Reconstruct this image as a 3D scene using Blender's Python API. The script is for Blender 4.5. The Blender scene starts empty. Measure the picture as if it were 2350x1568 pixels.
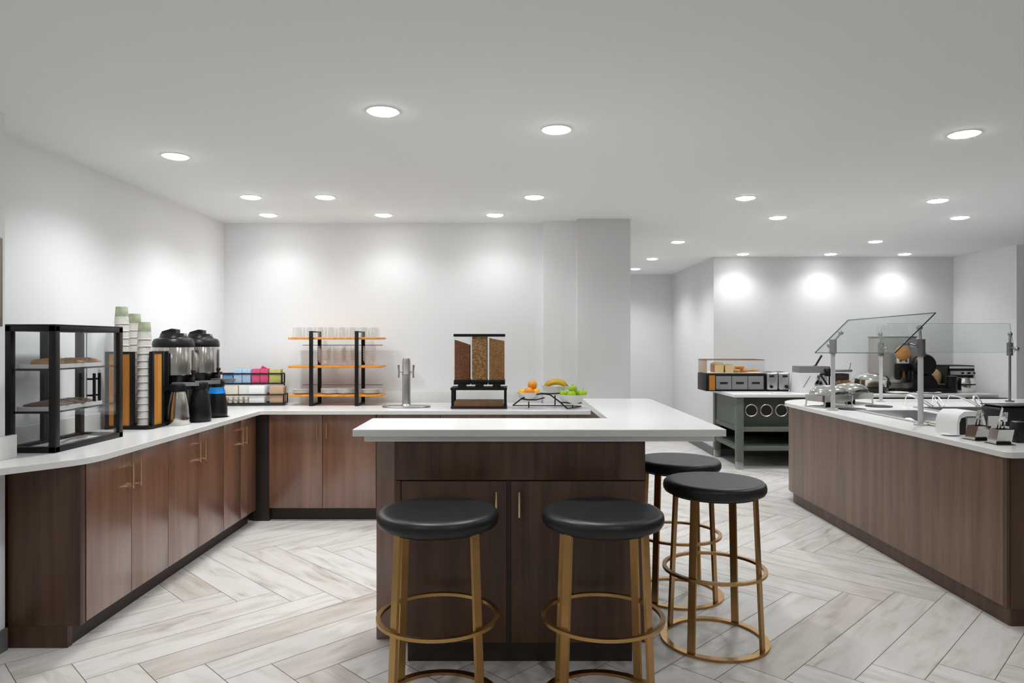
import bpy, bmesh, math, random
from mathutils import Vector, Matrix
random.seed(7)
PI = math.pi
S = bpy.context.scene
COL = S.collection

# ------------------------------------------------------------------ camera
F = 1600.0          # focal length in pixels of the 2350 px wide frame
H = 1.41            # eye height
cam_d = bpy.data.cameras.new('camera')
cam_d.sensor_width = 36.0
cam_d.lens = F / 2350 * 36.0
cam_d.clip_start = 0.05
cam = bpy.data.objects.new('camera', cam_d)
cam.location = (0, 0, H)
cam.rotation_euler = (PI / 2, 0, 0)
COL.objects.link(cam)
S.camera = cam

# ------------------------------------------------------------------ world, exposure
w = bpy.data.worlds.new('world'); S.world = w; w.use_nodes = True
w.node_tree.nodes['Background'].inputs[0].default_value = (0.95, 0.97, 1.0, 1)
w.node_tree.nodes['Background'].inputs[1].default_value = 0.18
S.view_settings.view_transform = 'Standard'
S.view_settings.look = 'None'
S.view_settings.gamma = 1.0
S.view_settings.exposure = 0.66
LAMP_W = 35.0        # power of one ceiling downlight
LAMP_FILL = 20.0
LAMP_AISLE = 19.0
LAMP_WALL = 10.0
S.cycles.use_denoising = True
S.cycles.max_bounces = 10
S.cycles.diffuse_bounces = 8
S.cycles.transparent_max_bounces = 24
S.cycles.sample_clamp_indirect = 4.0

CEIL = 2.454
ZC = 0.874           # counters
ZB = 1.035           # bar top
ZK = 0.83            # console at the far wall


def px(x, y, d):
    """point seen at pixel (x, y) at distance d, as a position in the room"""
    return Vector(((x - 1175) / F * d, d, H - (y - 784) / F * d))


# ------------------------------------------------------------------ materials
def mat(name, col, rough=0.5, metal=0.0, spec=0.5, coat=0.0, noise=0.0, nscale=20.0, bump=0.0, emit=None, estr=0.0):
    m = bpy.data.materials.new(name); m.use_nodes = True
    nt = m.node_tree; b = nt.nodes['Principled BSDF']
    b.inputs['Base Color'].default_value = (*col, 1)
    b.inputs['Roughness'].default_value = rough
    b.inputs['Metallic'].default_value = metal
    b.inputs['Specular IOR Level'].default_value = spec
    b.inputs['Coat Weight'].default_value = coat
    if emit:
        b.inputs['Emission Color'].default_value = (*emit, 1)
        b.inputs['Emission Strength'].default_value = estr
    if noise or bump:
        tc = nt.nodes.new('ShaderNodeTexCoord')
        n = nt.nodes.new('ShaderNodeTexNoise'); n.inputs['Scale'].default_value = nscale
        n.inputs['Detail'].default_value = 4
        nt.links.new(tc.outputs['Object'], n.inputs['Vector'])
        if noise:
            mx = nt.nodes.new('ShaderNodeMix'); mx.data_type = 'RGBA'
            mx.inputs[6].default_value = (*[c * (1 - noise) for c in col], 1)
            mx.inputs[7].default_value = (*[min(1, c * (1 + noise)) for c in col], 1)
            nt.links.new(n.outputs['Fac'], mx.inputs[0])
            nt.links.new(mx.outputs[2], b.inputs['Base Color'])
        if bump:
            bp = nt.nodes.new('ShaderNodeBump'); bp.inputs['Strength'].default_value = bump
            bp.inputs['Distance'].default_value = 0.002
            nt.links.new(n.outputs['Fac'], bp.inputs['Height'])
            nt.links.new(bp.outputs[0], b.inputs['Normal'])
    return m


def ramp(nt, stops):
    r = nt.nodes.new('ShaderNodeValToRGB')
    e = r.color_ramp.elements
    while len(e) < len(stops):
        e.new(0.5)
    for k, (p, c) in enumerate(stops):
        e[k].position = p; e[k].color = (*c, 1)
    return r


def wood(name, dark, mid, light, rough=0.4, gs=1.0, spec=0.5, coat=0.0):
    """upright-grained wood veneer"""
    m = bpy.data.materials.new(name); m.use_nodes = True
    nt = m.node_tree; b = nt.nodes['Principled BSDF']
    tc = nt.nodes.new('ShaderNodeTexCoord')
    mp = nt.nodes.new('ShaderNodeMapping'); mp.inputs['Scale'].default_value = (16 * gs, 16 * gs, 0.8 * gs)
    n = nt.nodes.new('ShaderNodeTexNoise'); n.inputs['Scale'].default_value = 1.0
    n.inputs['Detail'].default_value = 5; n.inputs['Distortion'].default_value = 0.4
    mp2 = nt.nodes.new('ShaderNodeMapping'); mp2.inputs['Scale'].default_value = (110 * gs, 110 * gs, 3 * gs)
    n2 = nt.nodes.new('ShaderNodeTexNoise'); n2.inputs['Scale'].default_value = 1.0; n2.inputs['Detail'].default_value = 3
    oi = nt.nodes.new('ShaderNodeObjectInfo')
    ad = nt.nodes.new('ShaderNodeVectorMath'); ad.operation = 'ADD'
    sc = nt.nodes.new('ShaderNodeVectorMath'); sc.operation = 'SCALE'; sc.inputs[0].default_value = (3.1, 5.3, 1.7)
    L = nt.links.new
    L(oi.outputs['Random'], sc.inputs['Scale'])
    L(tc.outputs['Object'], ad.inputs[0]); L(sc.outputs[0], ad.inputs[1])
    L(ad.outputs[0], mp.inputs[0]); L(ad.outputs[0], mp2.inputs[0])
    L(mp.outputs[0], n.inputs['Vector']); L(mp2.outputs[0], n2.inputs['Vector'])
    mx = nt.nodes.new('ShaderNodeMix'); mx.data_type = 'FLOAT'; mx.inputs[0].default_value = 0.25
    L(n.outputs['Fac'], mx.inputs[2]); L(n2.outputs['Fac'], mx.inputs[3])
    r = ramp(nt, [(0.28, dark), (0.5, mid), (0.72, light)])
    L(mx.outputs[0], r.inputs[0]); L(r.outputs[0], b.inputs['Base Color'])
    b.inputs['Roughness'].default_value = rough; b.inputs['Specular IOR Level'].default_value = spec
    b.inputs['Coat Weight'].default_value = coat; b.inputs['Coat Roughness'].default_value = 0.24; b.inputs['Coat IOR'].default_value = 1.75
    bp = nt.nodes.new('ShaderNodeBump'); bp.inputs['Strength'].default_value = 0.15; bp.inputs['Distance'].default_value = 0.001
    L(n2.outputs['Fac'], bp.inputs['Height']); L(bp.outputs[0], b.inputs['Normal'])
    return m


def glass(name, tint=(0.93, 0.96, 0.95), refl=0.10, spec=0.9):
    """clear sheet: lets light through with a tint, with a mirror share that grows at grazing angles"""
    m = bpy.data.materials.new(name); m.use_nodes = True
    nt = m.node_tree; nt.nodes.clear()
    out = nt.nodes.new('ShaderNodeOutputMaterial')
    tr = nt.nodes.new('ShaderNodeBsdfTransparent'); tr.inputs[0].default_value = (*tint, 1)
    gl = nt.nodes.new('ShaderNodeBsdfGlossy'); gl.inputs['Roughness'].default_value = 0.03
    gl.inputs[0].default_value = (spec, spec, spec, 1)
    lw = nt.nodes.new('ShaderNodeLayerWeight'); lw.inputs[0].default_value = 0.5
    pw = nt.nodes.new('ShaderNodeMath'); pw.operation = 'POWER'; pw.inputs[1].default_value = 3.5
    ma = nt.nodes.new('ShaderNodeMath'); ma.operation = 'MULTIPLY_ADD'; ma.inputs[1].default_value = 0.55; ma.inputs[2].default_value = refl * 0.4
    nt.links.new(lw.outputs['Facing'], pw.inputs[0]); nt.links.new(pw.outputs[0], ma.inputs[0])
    mx = nt.nodes.new('ShaderNodeMixShader')
    nt.links.new(ma.outputs[0], mx.inputs[0]); nt.links.new(tr.outputs[0], mx.inputs[1])
    nt.links.new(gl.outputs[0], mx.inputs[2]); nt.links.new(mx.outputs[0], out.inputs[0])
    return m


def cereal(name, a, b_, c, scale):
    m = bpy.data.materials.new(name); m.use_nodes = True
    nt = m.node_tree; b = nt.nodes['Principled BSDF']
    tc = nt.nodes.new('ShaderNodeTexCoord')
    v = nt.nodes.new('ShaderNodeTexVoronoi'); v.inputs['Scale'].default_value = scale
    nt.links.new(tc.outputs['Object'], v.inputs['Vector'])
    sep = nt.nodes.new('ShaderNodeSeparateColor'); nt.links.new(v.outputs['Color'], sep.inputs[0])
    r = ramp(nt, [(0.1, a), (0.5, b_), (0.9, c)]); nt.links.new(sep.outputs[0], r.inputs[0])
    nt.links.new(r.outputs[0], b.inputs['Base Color']); b.inputs['Roughness'].default_value = 0.8
    bp = nt.nodes.new('ShaderNodeBump'); bp.inputs['Distance'].default_value = 0.006
    nt.links.new(v.outputs['Distance'], bp.inputs['Height']); nt.links.new(bp.outputs[0], b.inputs['Normal'])
    return m


def floor_plank():
    m = bpy.data.materials.new('whitewashed_plank_tile'); m.use_nodes = True
    nt = m.node_tree; b = nt.nodes['Principled BSDF']; L = nt.links.new
    uv = nt.nodes.new('ShaderNodeUVMap'); uv.uv_map = 'grain'
    at = nt.nodes.new('ShaderNodeAttribute'); at.attribute_name = 'tone'
    mp = nt.nodes.new('ShaderNodeMapping'); mp.inputs['Scale'].default_value = (1.3, 5.5, 1)
    n = nt.nodes.new('ShaderNodeTexNoise'); n.inputs['Scale'].default_value = 2.2; n.inputs['Detail'].default_value = 6
    n.inputs['Distortion'].default_value = 0.8
    L(uv.outputs[0], mp.inputs[0]); L(mp.outputs[0], n.inputs['Vector'])
    mp2 = nt.nodes.new('ShaderNodeMapping'); mp2.inputs['Scale'].default_value = (2.5, 45, 1)
    n2 = nt.nodes.new('ShaderNodeTexNoise'); n2.inputs['Scale'].default_value = 1.5; n2.inputs['Detail'].default_value = 4
    L(uv.outputs[0], mp2.inputs[0]); L(mp2.outputs[0], n2.inputs['Vector'])
    r = ramp(nt, [(0.28, (0.42, 0.365, 0.32)), (0.38, (0.60, 0.56, 0.53)), (0.52, (0.70, 0.675, 0.66)), (0.78, (0.76, 0.745, 0.735))])
    mx = nt.nodes.new('ShaderNodeMix'); mx.data_type = 'FLOAT'; mx.inputs[0].default_value = 0.14
    L(n.outputs['Fac'], mx.inputs[2]); L(n2.outputs['Fac'], mx.inputs[3]); L(mx.outputs[0], r.inputs[0])
    tone = ramp(nt, [(0.0, (0.68, 0.595, 0.52)), (0.35, (0.95, 0.93, 0.91)), (1.0, (1.0, 1.0, 1.0))])
    L(at.outputs['Fac'], tone.inputs[0])
    mul = nt.nodes.new('ShaderNodeMix'); mul.data_type = 'RGBA'; mul.blend_type = 'MULTIPLY'; mul.inputs[0].default_value = 1.0
    L(r.outputs[0], mul.inputs[6]); L(tone.outputs[0], mul.inputs[7]); L(mul.outputs[2], b.inputs['Base Color'])
    b.inputs['Roughness'].default_value = 0.38
    return m


M = dict(
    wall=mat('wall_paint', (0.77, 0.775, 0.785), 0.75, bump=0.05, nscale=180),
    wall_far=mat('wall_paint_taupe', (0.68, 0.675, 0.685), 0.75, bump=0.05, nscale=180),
    ceil=mat('ceiling_paint', (0.83, 0.845, 0.835), 0.85, bump=0.06, nscale=160),
    base=mat('baseboard_grey', (0.12, 0.12, 0.125), 0.5),
    plank=floor_plank(),
    grout=mat('floor_grout', (0.16, 0.125, 0.10), 0.9),
    quartz=mat('white_quartz', (0.72, 0.715, 0.71), 0.22, noise=0.02, nscale=60),
    walnut=wood('walnut_veneer', (0.098, 0.036, 0.017), (0.178, 0.074, 0.037), (0.245, 0.114, 0.062), 0.36, spec=0.6, coat=1.0),
    walnut_shaded=wood('walnut_veneer_shaded', (0.036, 0.016, 0.008), (0.076, 0.035, 0.018), (0.120, 0.060, 0.034), 0.42),  # same walnut with the shade of camera-facing sides put into its colour
    walnut_buf=wood('walnut_veneer_buffet', (0.085, 0.044, 0.024), (0.142, 0.078, 0.044), (0.200, 0.114, 0.066), 0.38, spec=0.5, coat=0.15),
    toe=mat('toe_kick_brown', (0.026, 0.015, 0.012), 0.5, noise=0.2, nscale=8),
    brass=mat('brushed_brass', (0.44, 0.265, 0.105), 0.32, metal=1.0, noise=0.12, nscale=14),
    pull=mat('pull_brass', (0.80, 0.60, 0.38), 0.25, metal=1.0),
    leather=mat('black_leather', (0.0075, 0.0085, 0.0095), 0.40, spec=0.42, bump=0.12, nscale=320),
    black=mat('black_metal', (0.006, 0.006, 0.0065), 0.45, spec=0.25),
    blackp=mat('black_plastic', (0.006, 0.006, 0.0065), 0.35, spec=0.35),
    dbrown=mat('bronze_frame', (0.012, 0.009, 0.0085), 0.45, spec=0.3),
    steel=mat('brushed_steel', (0.56, 0.54, 0.51), 0.16, metal=1.0, noise=0.06, nscale=30),
    chrome=mat('polished_steel', (0.72, 0.72, 0.70), 0.10, metal=1.0),
    satin=mat('satin_steel', (0.46, 0.45, 0.45), 0.36, metal=1.0),
    dsteel=mat('dark_steel', (0.22, 0.22, 0.225), 0.35, metal=1.0),
    clear=glass('clear_acrylic', (0.97, 0.98, 0.98), 0.06),
    pane=glass('guard_glass', (0.955, 0.975, 0.968), 0.08),
    tumbler=glass('drinking_glass', (0.985, 0.985, 0.985), 0.12),
    edge=mat('glass_edge', (0.02, 0.05, 0.045), 0.2),
    edgel=mat('glass_edge_pale', (0.16, 0.24, 0.22), 0.2),
    wgrey=mat('warm_grey_panel', (0.27, 0.245, 0.225), 0.4),
    white=mat('white_ceramic', (0.78, 0.78, 0.78), 0.25),
    whitep=mat('white_plastic', (0.74, 0.73, 0.73), 0.4),
    frost=mat('frosted_white', (0.70, 0.70, 0.71), 0.3),
    grey=mat('grey_plastic', (0.20, 0.20, 0.205), 0.4),
    lgrey=mat('pale_grey_plastic', (0.45, 0.45, 0.45), 0.4),
    orange=wood('amber_wood', (0.30, 0.105, 0.012), (0.46, 0.175, 0.020), (0.58, 0.25, 0.04), 0.45, 1.5),
    shelfw=wood('honey_wood', (0.50, 0.18, 0.02), (0.68, 0.27, 0.03), (0.80, 0.37, 0.06), 0.45, 1.5),
    tray=wood('dark_oak', (0.10, 0.045, 0.012), (0.15, 0.070, 0.02), (0.20, 0.10, 0.035), 0.5, 2.0),
    cup=mat('marbled_paper', (0.58, 0.545, 0.52), 0.6, noise=0.45, nscale=17),
    green=mat('green_print', (0.30, 0.33, 0.22), 0.6, noise=0.75, nscale=26),
    sage=mat('sage_painted_wood', (0.105, 0.122, 0.103), 0.55, noise=0.08, nscale=12),
    sagedk=mat('sage_interior', (0.040, 0.054, 0.038), 0.7),
    void=mat('black_board', (0.008, 0.009, 0.008), 0.8),
    ring=mat('rose_metal', (0.62, 0.50, 0.44), 0.25, metal=1.0),
    blue=mat('blue_paper', (0.10, 0.26, 0.52), 0.6, noise=0.4, nscale=60),
    bluel=mat('pale_blue_paper', (0.36, 0.52, 0.70), 0.6, noise=0.3, nscale=60),
    bluesat=mat('bright_blue_label', (0.0, 0.23, 0.68), 0.5),
    pink=mat('pink_paper', (0.62, 0.07, 0.17), 0.6, noise=0.3, nscale=60),
    yellow=mat('yellow_green_paper', (0.48, 0.46, 0.14), 0.6, noise=0.25, nscale=60),
    cream=mat('cream_paper', (0.70, 0.64, 0.55), 0.6, noise=0.1, nscale=60),
    kraft=mat('kraft_paper', (0.48, 0.31, 0.20), 0.7, noise=0.2, nscale=40),
    red=mat('dark_red_plastic', (0.09, 0.008, 0.012), 0.4),
    crust=mat('baked_crust', (0.33, 0.155, 0.06), 0.6, noise=0.4, nscale=40, bump=0.3),
    crust2=mat('pale_crust', (0.52, 0.26, 0.11), 0.6, noise=0.35, nscale=40, bump=0.3),
    crust3=mat('brown_crust', (0.17, 0.105, 0.07), 0.65, noise=0.35, nscale=40, bump=0.3),
    bread=mat('bread_crumb', (0.72, 0.53, 0.27), 0.8, noise=0.12, nscale=50, bump=0.2),
    toast=mat('orange_bread', (0.55, 0.25, 0.07), 0.7, noise=0.35, nscale=40, bump=0.2),
    orangef=mat('orange_peel', (0.85, 0.30, 0.015), 0.45, noise=0.12, nscale=30, bump=0.3),
    orangey=mat('yellow_peel', (0.88, 0.47, 0.02), 0.45, noise=0.1, nscale=30, bump=0.3),
    banana=mat('banana_peel', (0.60, 0.38, 0.02), 0.5, noise=0.3, nscale=22),
    stalk=mat('dark_stalk', (0.10, 0.075, 0.015), 0.7),
    apple=mat('green_apple_skin', (0.36, 0.56, 0.015), 0.35, noise=0.2, nscale=14),
    cer1=cereal('red_brown_cereal', (0.15, 0.042, 0.012), (0.19, 0.058, 0.018), (0.24, 0.085, 0.03), 130),
    cer2=cereal('mixed_cereal', (0.21, 0.105, 0.02), (0.30, 0.14, 0.03), (0.42, 0.25, 0.11), 95),
    cer3=cereal('flake_cereal', (0.25, 0.11, 0.028), (0.31, 0.14, 0.04), (0.38, 0.19, 0.07), 130),
    oats=cereal('oat_mix', (0.10, 0.05, 0.025), (0.20, 0.11, 0.055), (0.32, 0.19, 0.10), 60),
    choc=mat('chocolate', (0.035, 0.012, 0.010), 0.5),
    emit=mat('lamp_lens', (1, 1, 1), 0.5, emit=(1.0, 0.985, 0.96), estr=22.0),
    trim=mat('lamp_trim', (0.80, 0.80, 0.79), 0.4),
    frame=mat('taupe_frame', (0.16, 0.12, 0.10), 0.5),
    ice=mat('crushed_ice', (0.78, 0.79, 0.80), 0.2, noise=0.15, nscale=30, bump=0.6),
    emblem=mat('dark_emblem', (0.13, 0.13, 0.15), 0.6),
    tan=mat('tan_bag', (0.46, 0.29, 0.13), 0.6, noise=0.2, nscale=18),
    food=mat('green_salad', (0.42, 0.45, 0.26), 0.6, noise=0.35, nscale=40, bump=0.5),
)


# ------------------------------------------------------------------ mesh building
class B:
    def __init__(s):
        s.bm = bmesh.new()

    def box(s, x0, x1, y0, y1, z0, z1, bev=0.0, seg=2, mi=0):
        r = bmesh.ops.create_cube(s.bm, size=1)
        vs = r['verts']
        bmesh.ops.scale(s.bm, vec=(x1 - x0, y1 - y0, z1 - z0), verts=vs)
        bmesh.ops.translate(s.bm, vec=((x0 + x1) / 2, (y0 + y1) / 2, (z0 + z1) / 2), verts=vs)
        fs = set(f for v in vs for f in v.link_faces)
        if mi:
            for f in fs: f.material_index = mi
        if bev:
            es = list({e for v in vs for e in v.link_edges})
            bmesh.ops.bevel(s.bm, geom=es, offset=bev, segments=seg, affect='EDGES', profile=0.5)
        return s

    def prism(s, pts, z0, z1, holes=(), bev=0.0, mi=0):
        """upright slab over an outline, with optional holes through it"""
        bm = s.bm
        edges = []
        for loop in (pts, *holes):
            vs = [bm.verts.new((p[0], p[1], z0)) for p in loop]
            for k in range(len(vs)):
                edges.append(bm.edges.new((vs[k], vs[(k + 1) % len(vs)])))
        if holes:
            r = bmesh.ops.triangle_fill(bm, use_beauty=True, use_dissolve=False, edges=edges)
            faces = [g for g in r['geom'] if isinstance(g, bmesh.types.BMFace)]
        else:
            faces = [bm.faces.new([e.verts[0] for e in edges])]
        ex = bmesh.ops.extrude_face_region(bm, geom=faces)
        nv = [g for g in ex['geom'] if isinstance(g, bmesh.types.BMVert)]
        bmesh.ops.translate(bm, vec=(0, 0, z1 - z0), verts=nv)
        if mi:
            for g in ex['geom']:
                if isinstance(g, bmesh.types.BMFace): g.material_index = mi
        bmesh.ops.recalc_face_normals(bm, faces=bm.faces[:])
        if bev:
            nset = set(nv)
            es = [e for e in bm.edges if e.verts[0] in nset and e.verts[1] in nset and len(e.link_faces) == 2
                  and e.calc_face_angle(0) > 0.6]
            bmesh.ops.bevel(bm, geom=es, offset=bev, segments=2, affect='EDGES', profile=0.5)
        return s

    def lathe(s, prof, seg=28, cx=0.0, cy=0.0, mi=0, axis='z'):
        """turned shape from (radius, height) pairs"""
        bm = s.bm
        rings = []
        for r, z in prof:
            if r < 1e-6:
                rings.append([bm.verts.new((cx, cy, z))])
            else:
                rings.append([bm.verts.new((cx + r * math.cos(2 * PI * k / seg), cy + r * math.sin(2 * PI * k / seg), z)) for k in range(seg)])
        for a, b in zip(rings, rings[1:]):
            for k in range(seg):
                k2 = (k + 1) % seg
                if len(a) == 1 and len(b) == 1: continue
                if len(a) == 1: f = bm.faces.new((a[0], b[k], b[k2]))
                elif len(b) == 1: f = bm.faces.new((a[k], a[k2], b[0]))
                else: f = bm.faces.new((a[k], a[k2], b[k2], b[k]))
                f.material_index = mi
        for ring, top in ((rings[0], False), (rings[-1], True)):
            if len(ring) > 2 and prof[0] != prof[-1]:
                f = bm.faces.new(ring if top else ring[::-1]); f.material_index = mi
        return s

    def cyl(s, x, y, z0, z1, r, seg=24, r2=None, mi=0):
        return s.lathe([(r, z0), (r if r2 is None else r2, z1)], seg, x, y, mi)

    def tube(s, pts, r, seg=8, closed=False, mi=0):
        bm = s.bm
        P = [Vector(p) for p in pts]; n = len(P)
        R = r if isinstance(r, (list, tuple)) else [r] * n
        up = None; rings = []
        for k in range(n):
            a = P[(k - 1) % n] if (closed or k > 0) else P[k]
            b = P[(k + 1) % n] if (closed or k < n - 1) else P[k]
            t = (b - a).normalized()
            if up is None:
                up = Vector((0, 0, 1)) if abs(t.z) < 0.9 else Vector((1, 0, 0))
            u = (up - t * up.dot(t))
            if u.length < 1e-5: u = t.orthogonal()
            u.normalize(); v = t.cross(u); up = u
            rings.append([bm.verts.new(P[k] + (u * math.cos(2 * PI * j / seg) + v * math.sin(2 * PI * j / seg)) * max(R[k], 1e-5)) for j in range(seg)])
        pairs = list(zip(rings, rings[1:])) + ([(rings[-1], rings[0])] if closed else [])
        for a, b in pairs:
            for j in range(seg):
                f = bm.faces.new((a[j], a[(j + 1) % seg], b[(j + 1) % seg], b[j])); f.material_index = mi
        if not closed:
            bm.faces.new(rings[0][::-1]).material_index = mi; bm.faces.new(rings[-1]).material_index = mi
        return s

    def bar(s, p0, p1, wd, th, face, mi=0):
        """flat bar from p0 to p1, wide across `face x length`, thick along `face`"""
        p0 = Vector(p0); p1 = Vector(p1); t = (p1 - p0).normalized()
        f = Vector(face); f = (f - t * f.dot(t)).normalized(); a = t.cross(f)
        vs = []
        for p in (p0, p1):
            for q, q2 in ((-1, -1), (1, -1), (1, 1), (-1, 1)):
                vs.append(s.bm.verts.new(p + a * wd / 2 * q + f * th / 2 * q2))
        for idx in ((3, 2, 1, 0), (4, 5, 6, 7), (0, 1, 5, 4), (1, 2, 6, 5), (2, 3, 7, 6), (3, 0, 4, 7)):
            s.bm.faces.new([vs[i] for i in idx]).material_index = mi
        return s

    def ball(s, c, r, sx=1, sy=1, sz=1, seg=16, mi=0):
        x = bmesh.ops.create_uvsphere(s.bm, u_segments=seg, v_segments=max(6, seg // 2), radius=r)
        bmesh.ops.scale(s.bm, vec=(sx, sy, sz), verts=x['verts'])
        bmesh.ops.translate(s.bm, vec=c, verts=x['verts'])
        if mi:
            for f in {f for v in x['verts'] for f in v.link_faces}: f.material_index = mi
        return s

    def turn(s, m):
        bmesh.ops.transform(s.bm, matrix=m, verts=s.bm.verts[:]); return s

    def mesh(s, name, mats, smooth=True):
        bmesh.ops.recalc_face_normals(s.bm, faces=s.bm.faces[:])
        me = bpy.data.meshes.new(name); s.bm.to_mesh(me); s.bm.free()
        for m in (mats if isinstance(mats, (list, tuple)) else [mats]):
            me.materials.append(M[m])
        if smooth:
            me.shade_smooth(); me.set_sharp_from_angle(angle=math.radians(38))
        return me


def link(name, me, parent=None, loc=(0, 0, 0), rz=0.0):
    o = bpy.data.objects.new(name, me); COL.objects.link(o)
    o.location = loc; o.rotation_euler = (0, 0, rz)
    if parent: o.parent = parent
    return o


def tag(o, label, cat, group=None, kind=None):
    o['label'] = label; o['category'] = cat
    if group: o['group'] = group
    if kind: o['kind'] = kind
    return o


def thing(name, label, cat, loc=(0, 0, 0), rz=0.0, group=None):
    o = bpy.data.objects.new(name, None); o.empty_display_size = 0.1
    COL.objects.link(o); o.location = loc; o.rotation_euler = (0, 0, rz)
    return tag(o, label, cat, group)


def part(name, b, m, parent, label=None, smooth=True):
    o = link(name, b.mesh(name, m, smooth), parent)
    if label: o['label'] = label
    return o


def solo(name, label, cat, b, m, loc=(0, 0, 0), rz=0.0, group=None, smooth=True):
    return tag(link(name, b.mesh(name, m, smooth), None, loc, rz), label, cat, group)


def struct(name, b, m, label=None):
    o = link(name, b.mesh(name, m)); o['kind'] = 'structure'
    o['label'] = label or (name.replace('_', ' ') + ' of the breakfast room'); o['category'] = name.split('_')[0]
    return o


def dup(root, loc, rz=0.0, label=None, group=None):
    r = root.copy(); COL.objects.link(r); r.location = loc; r.rotation_euler = (0, 0, rz)
    if label: r['label'] = label
    if group: r['group'] = group
    for ch in list(root.children):
        if ch.type == 'LIGHT': continue
        c = ch.copy(); COL.objects.link(c); c.parent = r
        for g in list(ch.children):
            d = g.copy(); COL.objects.link(d); d.parent = c
    return r


def rounded(pts, seg=8):
    """outline with rounded corners: points are (x, y) or (x, y, radius)"""
    out = []; n = len(pts)
    for k, p in enumerate(pts):
        if len(p) < 3 or not p[2]:
            out.append((p[0], p[1])); continue
        c = Vector(p[:2]); a = (Vector(pts[k - 1][:2]) - c); b = (Vector(pts[(k + 1) % n][:2]) - c)
        a.normalize(); b.normalize(); ang = a.angle(b)
        t = p[2] / math.tan(ang / 2); p0 = c + a * t; p1 = c + b * t
        ctr = c + (a + b).normalized() * (p[2] / math.sin(ang / 2))
        v0 = p0 - ctr; v1 = p1 - ctr
        a0 = math.atan2(v0.y, v0.x); da = math.atan2(v1.y, v1.x) - a0
        while da > PI: da -= 2 * PI
        while da < -PI: da += 2 * PI
        for j in range(seg + 1):
            q = a0 + da * j / seg; out.append((ctr.x + p[2] * math.cos(q), ctr.y + p[2] * math.sin(q)))
    return out


def ringflat(b, r0, r1, z0, z1, seg=48):
    return b.lathe([(r0, z0), (r1, z0), (r1, z1), (r0, z1), (r0, z0)], seg)


# ------------------------------------------------------------------ the room
WL, DW, WR = -2.535, 6.145, 5.45          # left wall, back wall, far right wall
FL = -2.32                                 # wall plane in front of the niche


def build_floor():
    bm = bmesh.new()
    uvl = bm.loops.layers.uv.new('grain'); tl = bm.loops.layers.float_color.new('tone')
    wd, n = 0.2062, 6
    u0, v0 = 3.062, -1.2505            # one joint measured on the ground
    g = 0.0016
    q = math.sqrt(0.5)
    rnd = random.Random(11)
    # warm brown planks stand out here and there
    tan = []
    for x_, y_, v in ((561, 1457, 0.0), (801, 1541, 0.22), (700, 1500, 0.22), (440, 1330, 0.25), (1800, 1480, 0.25), (1930, 1345, 0.3), (830, 1380, 0.2)):
        d_ = F * H / (y_ - 784); tan.append(((x_ - 1175) / F * d_, d_, v))
    for i in range(-60, 90):
        for j in range(-90, 60):
            t = (i - j) % (2 * n)
            if t == 0: lu, lv = n, 1
            elif t == n + 0: lu, lv = 1, n
            else: continue
            # horizontal plank starts where t == 0; an upright one has its top cell where t == n
            a0 = u0 + i * wd; b0 = v0 + (j if lv == 1 else j - n + 1) * wd
            a1, b1 = a0 + lu * wd, b0 + lv * wd
            cu, cv = (a0 + a1) / 2, (b0 + b1) / 2
            X, Y = (cu + cv) * q, (cu - cv) * q
            if not (-3.2 < X < 8.6 and -4.4 < Y < 12.0): continue
            pts = [((a + b) * q, (a - b) * q) for a, b in ((a0 + g, b0 + g), (a1 - g, b0 + g), (a1 - g, b1 - g), (a0 + g, b1 - g))]
            vs = [bm.verts.new((x, y, 0.0)) for x, y in pts]
            f = bm.faces.new(vs)
            if f.normal.z < 0 or True:
                f.normal_update()
            tone = rnd.uniform(0.34, 1.0)
            for tx, ty, tv in tan:
                if a0 <= (tx + ty) * q <= a1 and b0 <= (tx - ty) * q <= b1: tone = tv
            ou, ov = rnd.uniform(0, 40), rnd.uniform(0, 40)
            Lu = ((0, 0), (lu * wd, 0), (lu * wd, lv * wd), (0, lv * wd))
            for lp, (a, b) in zip(f.loops, Lu):
                if lv > 1: a, b = b, a
                lp[uvl].uv = (a + ou, b + ov); lp[tl] = (tone, tone, tone, 1)
    vs = [bm.verts.new((x, y, -0.0012)) for x, y in ((-3.2, -4.4), (8.6, -4.4), (8.6, 12), (-3.2, 12))]
    f = bm.faces.new(vs); f.material_index = 1
    for fc in bm.faces:
        fc.normal_update()
        if fc.normal.z < 0: fc.normal_flip()
    me = bpy.data.meshes.new('floor'); bm.to_mesh(me); bm.free()
    me.materials.append(M['plank']); me.materials.append(M['grout'])
    o = link('floor', me); o['kind'] = 'structure'; o['label'] = 'herringbone floor of whitewashed wood-look planks'; o['category'] = 'floor'


build_floor()
struct('ceiling', B().box(-3.2, 8.6, -4.4, 12, CEIL, CEIL + 0.1), 'ceil', 'smooth pale grey ceiling with recessed downlights')
struct('wall_left', B().box(WL - 0.12, WL, 3.19, DW + 0.12, 0, CEIL), 'wall', 'white wall behind the pastry case and coffee urns')
struct('wall_front', B().box(FL - 0.36, FL, -4.4, 3.19, 0, CEIL, ), 'wall', 'white wall end that stands before the niche')
struct('wall_back', B().box(WL, 1.0, DW, DW + 0.12, 0, CEIL), 'wall', 'white wall behind the glass rack and cereal dispenser')
c1a, c1b, c2a, c2b = (1247 - 1175) / F * 6.05, (1325 - 1175) / F * 5.95, (1325 - 1175) / F * 5.95, (1447 - 1175) / F * 5.945
struct('pillar_narrow', B().box(c1a, c1b + 0.02, 6.05, DW + 0.02, 0, CEIL), 'wall', 'narrow white pilaster beside the wide pillar')
struct('pillar_wide', B().box(c2a, c2b, 5.945, DW + 0.12, 0, CEIL, 0.004), 'wall_far', 'wide pillar behind the fruit bowls')
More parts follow.
